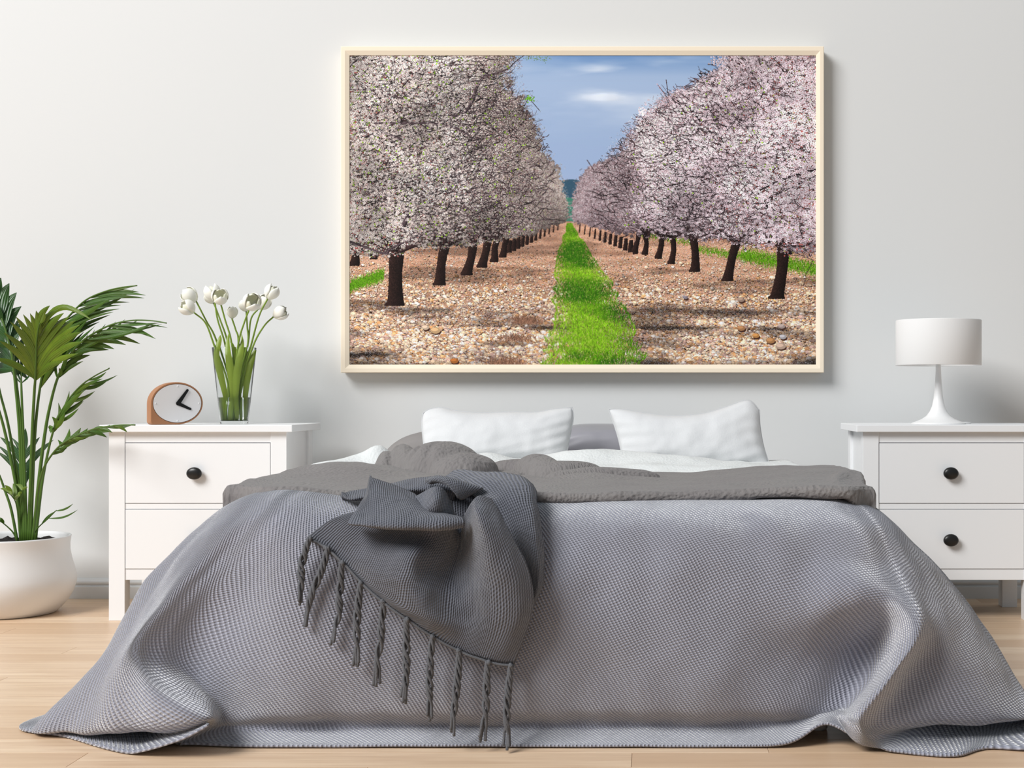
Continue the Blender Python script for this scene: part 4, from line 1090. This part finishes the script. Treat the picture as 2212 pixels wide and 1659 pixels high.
    # crowns, far to near: base tone, then twigs, blossom dabs, leaves
    topL = np.array([(754, 60), (1100, 60), (1130, 120), (1112, 160), (1105, 190), (1140, 215), (1150, 250), (1166, 275), (1172, 300), (1186, 330), (1203, 352), (1213, 380), (1221, 410), (1227, 440), (1230, 472)], float)
    botL = np.array([(754, 530), (800, 545), (900, 530), (1000, 522), (1100, 510), (1160, 500), (1200, 485), (1230, 474)], float)
    topR = np.array([(1232, 472), (1236, 430), (1246, 390), (1262, 362), (1285, 352), (1306, 345), (1325, 325), (1345, 290), (1372, 262), (1392, 240), (1430, 210), (1480, 195), (1530, 190), (1560, 150), (1575, 118), (1590, 60), (1770, 60)], float)
    botR = np.array([(1232, 474), (1270, 488), (1330, 500), (1400, 505), (1500, 512), (1600, 520), (1700, 530), (1770, 545)], float)
    math_sin = np.sin
    def crown(top, bot, left, phase=0):
        """blossom mass of one orchard row: clustered dabs over shaded depth, twigs between, painted far to near"""
        if left: ey, ex = np.array([60, 118, 128, 160, 190, 215, 250, 275, 300, 330, 352, 380, 410, 440, 474.]), np.array([1150, 1140, 1128, 1100, 1108, 1142, 1152, 1166, 1172, 1186, 1203, 1213, 1221, 1227, 1231.])
        else: ey, ex = np.array([60, 118, 150, 190, 210, 240, 262, 290, 325, 345, 352, 362, 390, 430, 474.]), np.array([1585, 1572, 1560, 1480, 1425, 1392, 1372, 1345, 1325, 1306, 1285, 1262, 1246, 1236, 1231.])
        NC = 26000 if phase == 0 else 5200
        cx = R.uniform(754, 1232, NC*2) if left else R.uniform(1230, 1766, NC*2); cy = R.uniform(100, 550, NC*2)
        bd = np.interp(cy, ey, ex); nr = np.clip(abs(cx-1231)/480, 0, 1)
        edge = (bd-cx) if left else (cx-bd)                    # px inside the sky edge
        edge = edge+R.normal(0, 1, NC*2)*(3+10*np.clip(abs(bd-1231)/110, 0, 1))
        lump = vnoise(Wp, Hp, 80, 80, R, 3)[np.clip(TY(cy), 0, Hp-1).astype(int), np.clip(TX(cx), 0, Wp-1).astype(int)]
        edge = edge+(lump-.5)*50*np.clip(abs(bd-1231)/110, 0, 1)
        bb = np.interp(cx, bot[:, 0], bot[:, 1]); under = bb-cy+R.normal(0, 1, NC*2)*(2+8*nr)+(lump-.5)*40*nr
        keep = (edge > 0) & (under > 0)
        ff = np.clip(abs(bd-1231)/110, 0, 1); pf = np.clip(edge/(3+23*ff), .12, 1)*np.clip(under/(4+18*nr), .3, 1); keep &= R.random(NC*2) < pf
        cx, cy, nr, edge, under, lump = [q[keep] for q in (cx, cy, nr, edge, under, lump)]
        o = np.argsort(nr+R.normal(0, .03, len(nr)), kind='stable'); cx, cy, nr, edge, under, lump = [q[o] for q in (cx, cy, nr, edge, under, lump)]
        n = len(cx); bd2 = np.interp(cy, ey, ex)
        big = vnoise(Wp, Hp, 170, 150, R, 4)[np.clip(TY(cy), 0, Hp-1).astype(int), np.clip(TX(cx), 0, Wp-1).astype(int)]
        lit = np.clip(1.02-.20*np.clip(1-under/150, 0, 1)+(big-.5)*1.0, .55, 1.25)
        if phase == 0:
            g0 = (edge > 3+34*np.clip(abs(bd2-1231)/110, 0, 1)) & (under > 4)
            for rr_, sub in ((5, 1),):
                u0 = np.where(g0)[0][::sub]; u0 = u0[R.random(len(u0)) < .9]
                k0 = np.minimum(rr_, 1+edge[u0]*.35)
                f0 = (np.array([168, 152, 144]) if left else np.array([176, 154, 158]))*(1-.66*nr[u0][:, None]**.7)*lit[u0][:, None]*(.8+.35*R.random((len(u0), 1)))
                stamp(TX(cx[u0]), TY(cy[u0]), k0, k0, f0)
        CH = 500
        for a in range(0, n, CH):
            s = slice(a, min(a+CH, n)); m = len(cx[s]); q = nr[a]
            X = TX(cx[s]); Yq = TY(cy[s])
            # shaded depth behind this layer
            rr = 3.0+4.5*q; inside = (edge[s] > 4+10*q) & (under[s] > 4+5*q)
            fill = (np.array([176, 162, 152]) if left else np.array([182, 162, 164]))*(1-(.66 if left else .58)*q**.7)*lit[s][:, None]
            g2 = inside & (R.random(m) < .0)
            stamp(X[g2], Yq[g2], np.full(g2.sum(), rr), np.full(g2.sum(), rr*.9), fill[g2]*(.7+.5*R.random((g2.sum(), 1))))
            # twigs
            nt = int(60+520*q) if phase == 0 else 60; ii = R.integers(0, m, nt)
            ln = (5+58*q)*(.3+R.random(nt)); an = R.normal(.35, .55, nt); dirx = 1 if left else -1
            an = np.where(R.random(nt) < .3, R.uniform(-1.4, 2.0, nt), an)
            c_ = np.array([62, 48, 52])*(.3+.9*R.random((nt, 1)))*(1+1.0*(1-q))
            ex_, ey_ = np.cos(an)*ln*dirx, -np.sin(an)*ln*.8
            okk = (edge[s][ii] > -5)
            strokes(X[ii][okk], Yq[ii][okk], ex_[okk]*.8, ey_[okk], c_[okk], 0)
            # clusters of flowers
            per = 7; sp = 1.8+7.5*q
            bx = np.repeat(X, per)+R.normal(0, 1, m*per)*sp; by = np.repeat(Yq, per)+R.normal(0, 1, m*per)*sp
            tone = np.repeat(R.normal(.97, .12, m)*lit[s], per)*R.normal(.90 if left else .93, .15, m*per)
            base = np.array([236, 224, 218]) if left else np.array([244, 222, 232])
            col = base[None]*tone[:, None]
            sel = R.random(m*per)
            dkc = np.array([58, 42, 42])*(.5+R.random((m*per, 1)))
            pk = np.array([168, 96, 92])*(.6+.6*R.random((m*per, 1)))*(.6+.4*lit.mean())
            gr = (np.array([138, 168, 52]) if left else np.array([150, 150, 66]))*(.7+.5*R.random((m*per, 1)))
            pd = .10+.36*q**.8*(1 if left else .8)
            col = np.where((sel < pd)[:, None], dkc, col)
            col = np.where(((sel >= pd) & (sel < pd+.05+.06*q))[:, None], pk, col)
            col = np.where(((sel > .965+.02*(1-q)+(0 if left else .02)))[:, None], gr, col)
            sz = (.25+2.5*q)*(.35+.95*R.random(m*per)); sz = np.where(sel < pd, np.minimum(sz*.45, 1.0), sz)
            stamp(bx, by, sz, sz*R.uniform(.6, 1.0, m*per), np.clip(col, 8, 252))
            # bright petals with a dark red centre on the nearest flowers
            if q > .35:
                f = R.integers(0, m*per, int(m*(1.1 if left else 1.5))); f = f[sel[f] > pd+.12]
                k5 = R.random(len(f))*6.28
                for w5 in range(5):
                    an5 = k5+w5*1.2566; r5 = 1.5+2.6*q
                    stamp(bx[f]+np.cos(an5)*r5, by[f]+np.sin(an5)*r5*.8, np.full(len(f), .6+1.3*q), np.full(len(f), .5+1.1*q), np.clip(base[None]*(R.normal(1.0, .05, len(f))*np.repeat(lit[s], per)[f])[:, None], 20, 253))
                stamp(bx[f], by[f], np.full(len(f), .4+.7*q), np.full(len(f), .4+.6*q), np.tile(np.array([150, 84, 76.]), (len(f), 1)))
    crown(topL, botL, True); crown(topR, botR, False)
    # forks rising out of the trunks into the blossom
    for (tx, ty, q) in ((858,532,17),(962,520,11),(1022,512,10),(1056,508,9),(1076,505,7),(1692,520,14),(1592,512,10),(1496,505,9),(1452,503,6),(1430,500,6),(1398,498,5)):
        for k_ in range(7):
            an = R.uniform(-1.25, 1.25); L_ = q*R.uniform(4, 8); x1_, y1_ = tx+math_sin(an)*L_*1.25, ty+6-abs(np.cos(an))*L_*.75
            poly([(tx+an*q*.4, ty+8), ((tx+x1_)/2+R.uniform(-3, 3), (ty+y1_)/2+q*.3), (x1_, y1_)], [q*.42, q*.24, q*.07], (52, 38, 38), .3, 60)
    # main limbs over the blossom
    BR = (70, 58, 62)
    for pts, rr in (
        ([(968,250),(985,249),(1008,238),(1022,215),(1030,190),(1044,168),(1065,160),(1095,150),(1115,132),(1135,118)], [1.5,3,3.6,3.6,3.2,3,2.6,2,1.6,1.2]),
        ([(758,193),(800,195),(850,207),(905,225),(940,248)], [2,2.2,2,1.8,1.2]), ([(765,217),(810,222),(850,240),(900,262),(940,290),(1000,310)], [2,2,2,1.6,1.4,1]),
        ([(812,266),(870,266),(930,266),(985,276),(1022,298)], [4,4.5,4.5,3,2]), ([(815,280),(845,292),(875,302)], [4,4,2]),
        ([(870,400),(900,380),(955,378),(1010,368)], [3.5,3,2,1]), ([(1022,298),(1060,290),(1095,277),(1130,283),(1175,295),(1186,290)], [1.8,1.4,1.3,1.1,.9,.7]),
        ([(1030,365),(1080,390),(1110,410)], [2.5,2,1]), ([(1140,215),(1120,250),(1095,280)], [1,1,1.2]), ([(1065,160),(1075,180),(1085,220),(1105,240)], [1.2,1,1,.8]),
        ([(756,520),(830,545),(845,535),(900,510),(960,500),(990,492)], [3.5,2.6,2.6,2.2,1.8,1.2]), ([(754,495),(780,480),(830,460),(860,448)], [3,2.4,2,1.4]),
        ([(870,485),(880,460),(872,440)], [5,5,4]), ([(1762,365),(1700,382),(1650,405),(1620,418)], [3.2,3,2.4,1.2]), ([(1762,378),(1700,408),(1650,432)], [2.2,2,1]),
        ([(1762,300),(1730,310),(1712,320)], [2,1.5,1]), ([(1500,370),(1540,378),(1600,372)], [1,2,1.6]), ([(1430,292),(1470,274),(1500,264),(1545,258)], [1.2,1.8,2.2,1.4]),
        ([(1762,515),(1730,530),(1700,528)], [4,4.5,5]), ([(1560,500),(1590,515),(1640,525)], [2,2,1.5]), ([(1762,330),(1720,370),(1690,400)], [2.4,1.8,1]),
        ([(1570,255),(1620,262),(1640,250)], [1,1.4,1]), ([(1690,525),(1720,545),(1755,560)], [1.2,1,1]), ([(1755,560),(1740,590)], [.8,.6]),
        ([(1420,183),(1440,210),(1455,235)], [.9,1,1.1]), ([(1438,172),(1443,205)], [.9,.9]), ([(1548,165),(1550,195)], [.8,.9]), ([(1384,245),(1408,275)], [1,1.1]),
        ([(1268,345),(1283,368)], [.8,.8]), ([(1141,210),(1165,238)], [.8,.8])):
        poly(pts, [v_*.58 for v_ in rr], BR, .3, 130)
    crown(topL, botL, True, 1); crown(topR, botR, False, 1)
    def twigs(nn, x0, x1, y0, y1, left, lmin, lmax, dk=1.0):
        """thin curved twigs, sampled point by point"""
        S_ = 160; x = R.uniform(x0, x1, nn); y = R.uniform(y0, y1, nn); L_ = R.uniform(lmin, lmax, nn)
        a0 = np.where(R.random(nn) < .7, R.uniform(-.35, 1.25, nn), R.uniform(-2.2, 2.2, nn)); cv = R.normal(0, .9, nn); dr = 1 if left else -1
        X_ = np.zeros((nn, S_)); Y_ = np.zeros((nn, S_))
        for j in range(S_):
            an_ = a0+cv*j/S_+.25*np.sin(j/S_*9+a0*7)
            x = x+np.cos(an_)*L_/S_*dr; y = y-np.sin(an_)*L_/S_*.8; X_[:, j] = x; Y_[:, j] = y
        xe = np.interp(Y_, [100, 190, 300, 380, 474], [1128, 1108, 1172, 1213, 1231] if left else [1575, 1480, 1345, 1262, 1231])
        ok_ = ((X_ < xe+6) if left else (X_ > xe-6)) & (Y_ < 522)
        tone_ = np.repeat(R.uniform(.45, 1.35, nn)[:, None], S_, 1)*dk; col_ = np.array((80, 66, 70))[None, None]*tone_[..., None]*R.normal(1, .12, (nn, S_, 1))
        th_ = np.repeat(R.uniform(.2, 1.7, nn)[:, None], S_, 1)*(1-np.arange(S_)/S_*.8)[None]
        stamp(TX(X_[ok_]), TY(Y_[ok_]), np.where(th_[ok_] > 1.25, 1, 0), np.zeros(ok_.sum()), col_[ok_])
        m2_ = ok_ & (th_ > .7); stamp(TX(X_[m2_]), TY(Y_[m2_])+1, np.zeros(m2_.sum()), np.zeros(m2_.sum()), col_[m2_]*.7)
    twigs(900, 754, 1060, 112, 510, True, 30, 110); twigs(600, 960, 1190, 200, 500, True, 12, 50)
    twigs(560, 1450, 1762, 130, 515, False, 30, 100); twigs(600, 1300, 1600, 220, 510, False, 12, 50)
    for pts, rr in (([(968,250),(985,249),(1008,238),(1022,215),(1030,190),(1044,168),(1065,160),(1095,150),(1115,132),(1135,118)], [1.2,2.4,2.8,2.8,2.6,2.4,2,1.6,1.2,.9]),
        ([(758,193),(800,195),(850,207),(905,225),(940,248)], [1.6,1.8,1.6,1.4,.8]), ([(812,266),(870,266),(930,266),(985,276),(1022,298)], [3.2,3.6,3.4,2.4,1.2]),
        ([(815,280),(845,292),(875,302)], [3.4,3.2,1.4]), ([(756,520),(830,545),(845,535),(900,510),(960,500),(990,492)], [2.6,2.2,2.2,1.8,1.4,.8]),
        ([(870,490),(882,462),(874,440)], [4,4,3]), ([(1762,365),(1700,382),(1650,405),(1620,418)], [2.6,2.2,1.8,.8]), ([(1762,378),(1700,408),(1650,432)], [1.6,1.4,.7]), ([(1430,292),(1470,274),(1500,264),(1545,258)], [.8,1.3,1.6,.9])):
        poly(pts, rr, (74, 62, 66), .3, 200)
    for lf in (True, False):
        m5 = 5200 if lf else 3600
        fx = R.uniform(754, 1150, m5) if lf else R.uniform(1350, 1762, m5); fy = R.uniform(118, 520, m5)
        xe = np.interp(fy, [100, 190, 300, 380, 474], [1120, 1100, 1165, 1205, 1228] if lf else [1580, 1490, 1355, 1270, 1234])
        ok5 = (fx < xe-4) if lf else (fx > xe+4); bb5 = np.interp(fx, *((botL[:, 0], botL[:, 1]) if lf else (botR[:, 0], botR[:, 1]))); ok5 &= fy < bb5-4
        fx, fy = fx[ok5], fy[ok5]; q5 = np.clip(abs(fx-1231)/480, 0, 1); b5 = np.array([238, 226, 222]) if lf else np.array([246, 226, 236])
        k5 = R.random(len(fx))*6.28; t5 = R.normal(.97, .07, len(fx))[:, None]
        for w5 in range(5):
            an5 = k5+w5*1.2566; r5 = 1.2+(2.2 if lf else 3.0)*q5
            stamp(TX(fx)+np.cos(an5)*r5, TY(fy)+np.sin(an5)*r5*.8, .4+(1.3 if lf else 1.9)*q5, .3+(1.0 if lf else 1.5)*q5, np.clip(b5[None]*t5*R.normal(1, .05, (len(fx), 1)), 20, 252))
        stamp(TX(fx), TY(fy), .3+.7*q5, .3+.6*q5, np.tile(np.array([164, 96, 88.]), (len(fx), 1)))
        gx = R.choice(len(fx), 420 if lf else 130); stamp(TX(fx[gx])+R.normal(0, 4, len(gx)), TY(fy[gx])+R.normal(0, 4, len(gx)), np.full(len(gx), 1)+(R.random(len(gx)) > .5), np.full(len(gx), 2), np.array([138, 176, 56])*(.7+.5*R.random((len(gx), 1))))
    def sprinkle(x0, y0, x1, y1, nn, spread, colr, sz0):
        f = R.random(nn); x = x0+(x1-x0)*f+R.normal(0, spread, nn); y = y0+(y1-y0)*f+R.normal(0, spread, nn)
        stamp(TX(x), TY(y), np.full(nn, sz0), np.full(nn, sz0), np.array(colr)*(.8+.3*R.random((nn, 1))))
    sprinkle(1135, 125, 1186, 128, 60, 4, (110, 140, 60), 1); sprinkle(1140, 215, 1150, 212, 20, 4, (110, 170, 50), 2)
    sprinkle(1384, 238, 1390, 245, 30, 5, (236, 216, 224), 2); sprinkle(1420, 183, 1450, 225, 26, 2, (200, 160, 165), 1); sprinkle(1540, 130, 1640, 140, 160, 8, (238, 218, 226), 2)
    # sunlit grass flecks at the bottom and a few large stones
    for (x, y, q, c_) in ((1685,745,11,(206,178,160)),(1690,725,8,(190,186,190)),(1663,733,10,(190,140,96)),(1600,706,9,(190,140,100)),(1632,722,8,(206,150,92)),(1687,702,8,(184,166,160)),(1600,645,8,(176,150,134)),(941,711,11,(222,184,140)),(982,776,9,(190,120,66)),(1480,640,6,(150,140,150)),(920,705,8,(226,200,176))):
        stamp([TX(x)+3], [TY(y)+5], [int(q*k)], [int(q*k*.6)], np.array([[78, 52, 44]])); stamp([TX(x)], [TY(y)], [int(q*k)], [int(q*k*.62)], np.array([c_])*.86)
        stamp([TX(x)-3], [TY(y)-3], [int(q*k*.7)], [int(q*k*.36)], np.array([c_])*1.06)
    msk = (yy < TY(530))[..., None]*np.clip((np.where(xx < TX(1231), TX(1231)-xx, xx-TX(1231))/TX(1231)*3), 0, 1)[..., None]
    lum = img.mean(2, keepdims=True); isblue = ((img[..., 2:3]-img[..., 0:1]) > 30)
    fld = vnoise(Wp, Hp, 300, 220, R, 4)[..., None]; fld2 = vnoise(Wp, Hp, 90, 70, R, 3)[..., None]
    gain = np.clip(.50+.62*fld+.36*fld2, .62, 1.12)*(1-.14*np.clip((TX(850)-xx)/TX(850), 0, 1)[..., None])
    img[:] = np.where((msk > 0) & ~isblue, img*(1+(gain-1)*msk), img)
    img[:] = 126+(img-126)*1.10
    img[:] = np.clip(img, 6, 252)
    # slight softening of the far zone
    f = np.exp(-((xx-TX(1231))/150)**2)[..., None]*(yy > TY(330))[..., None]
    bl = img.copy()
    for _ in range(2):
        bl = (bl+np.roll(bl, 1, 0)+np.roll(bl, -1, 0)+np.roll(bl, 1, 1)+np.roll(bl, -1, 1))/5
    img[:] = img*(1-f)+bl*f
    out = np.ones((Hp, Wp, 4), np.float32); out[..., :3] = img[::-1]/255.
    im = bpy.data.images.new('orchard_print', Wp, Hp); im.colorspace_settings.name = 'sRGB'
    im.pixels.foreach_set(out.ravel()); im.update(); im.pack()
    return im
def picture():
    D = WALL-.07
    a, b = P(736, 100, D), P(1780, 805, D)          # outer corners of the frame front
    ia, ib = P(754, 118.5, D), P(1763, 787.5, D)
    root = empty('framed_picture', ((a.x+b.x)/2, 0, (a.z+b.z)/2), 'large framed photograph of blossoming orchard rows in a pale wood frame above the bed', 'picture')
    yF = a.y; yB = -0.004
    def rail(o1, o2, i1, i2):
        # mitred length: outer edge o1-o2, inner edge i1-i2 (x,z), sloping slightly back towards the inner edge
        bm = bmesh.new()
        mid = lambda p, q, f: (p[0]+(q[0]-p[0])*f, p[1]+(q[1]-p[1])*f)
        ring = []
        for o, i in ((o1, i1), (o2, i2)):
            m1 = mid(o, i, .5)
            ring.append([bm.verts.new(v) for v in ((o[0], yB, o[1]), (o[0], yF+.0015, o[1]), (mid(o, i, .06)[0], yF, mid(o, i, .06)[1]), (m1[0], yF, m1[1]), (i[0], yF+.007, i[1]), (i[0], yB, i[1]))])
        n = 6
        for k in range(n): bm.faces.new((ring[0][k], ring[0][(k+1) % n], ring[1][(k+1) % n], ring[1][k]))
        bm.faces.new(ring[0]); bm.faces.new(ring[1][::-1])
        bmesh.ops.recalc_face_normals(bm, faces=bm.faces)
        link('frame_rail', bm_mesh('frame_rail', bm), M_frame, root)
    A, B_, C_, D_ = (a.x, a.z), (b.x, a.z), (b.x, b.z), (a.x, b.z)
    a2, b2, c2, d2 = (ia.x, ia.z), (ib.x, ia.z), (ib.x, ib.z), (ia.x, ib.z)
    rail(A, B_, a2, b2); rail(B_, C_, b2, c2); rail(C_, D_, c2, d2); rail(D_, A, d2, a2)
    yp = yF+.010
    me = bpy.data.meshes.new('print')
    e = .004
    x0, x1, z0, z1 = ia.x-e, ib.x+e, ib.z-e, ia.z+e
    me.from_pydata([(x0, yp, z0), (x1, yp, z0), (x1, yp, z1), (x0, yp, z1), (x0, yp+.004, z0), (x1, yp+.004, z0), (x1, yp+.004, z1), (x0, yp+.004, z1)], [],
                   [(0, 1, 2, 3), (7, 6, 5, 4), (0, 4, 5, 1), (1, 5, 6, 2), (2, 6, 7, 3), (3, 7, 4, 0)])
    uv = me.uv_layers.new(name='UVMap')
    for i, c in enumerate(((0, 0), (1, 0), (1, 1), (0, 1))): uv.data[i].uv = c
    m = mat('orchard_print', (.5, .5, .5), 0.6, 0.15)
    t = NT(m); ti = t.n('ShaderNodeTexImage'); ti.image = paint_print(); ti.extension = 'EXTEND'
    t.l(ti.outputs[0], t.b.inputs['Base Color'])
    o = link('print', me, m, root); o['label'] = 'print of a grass track between rows of pink-white blossoming trees'
picture()
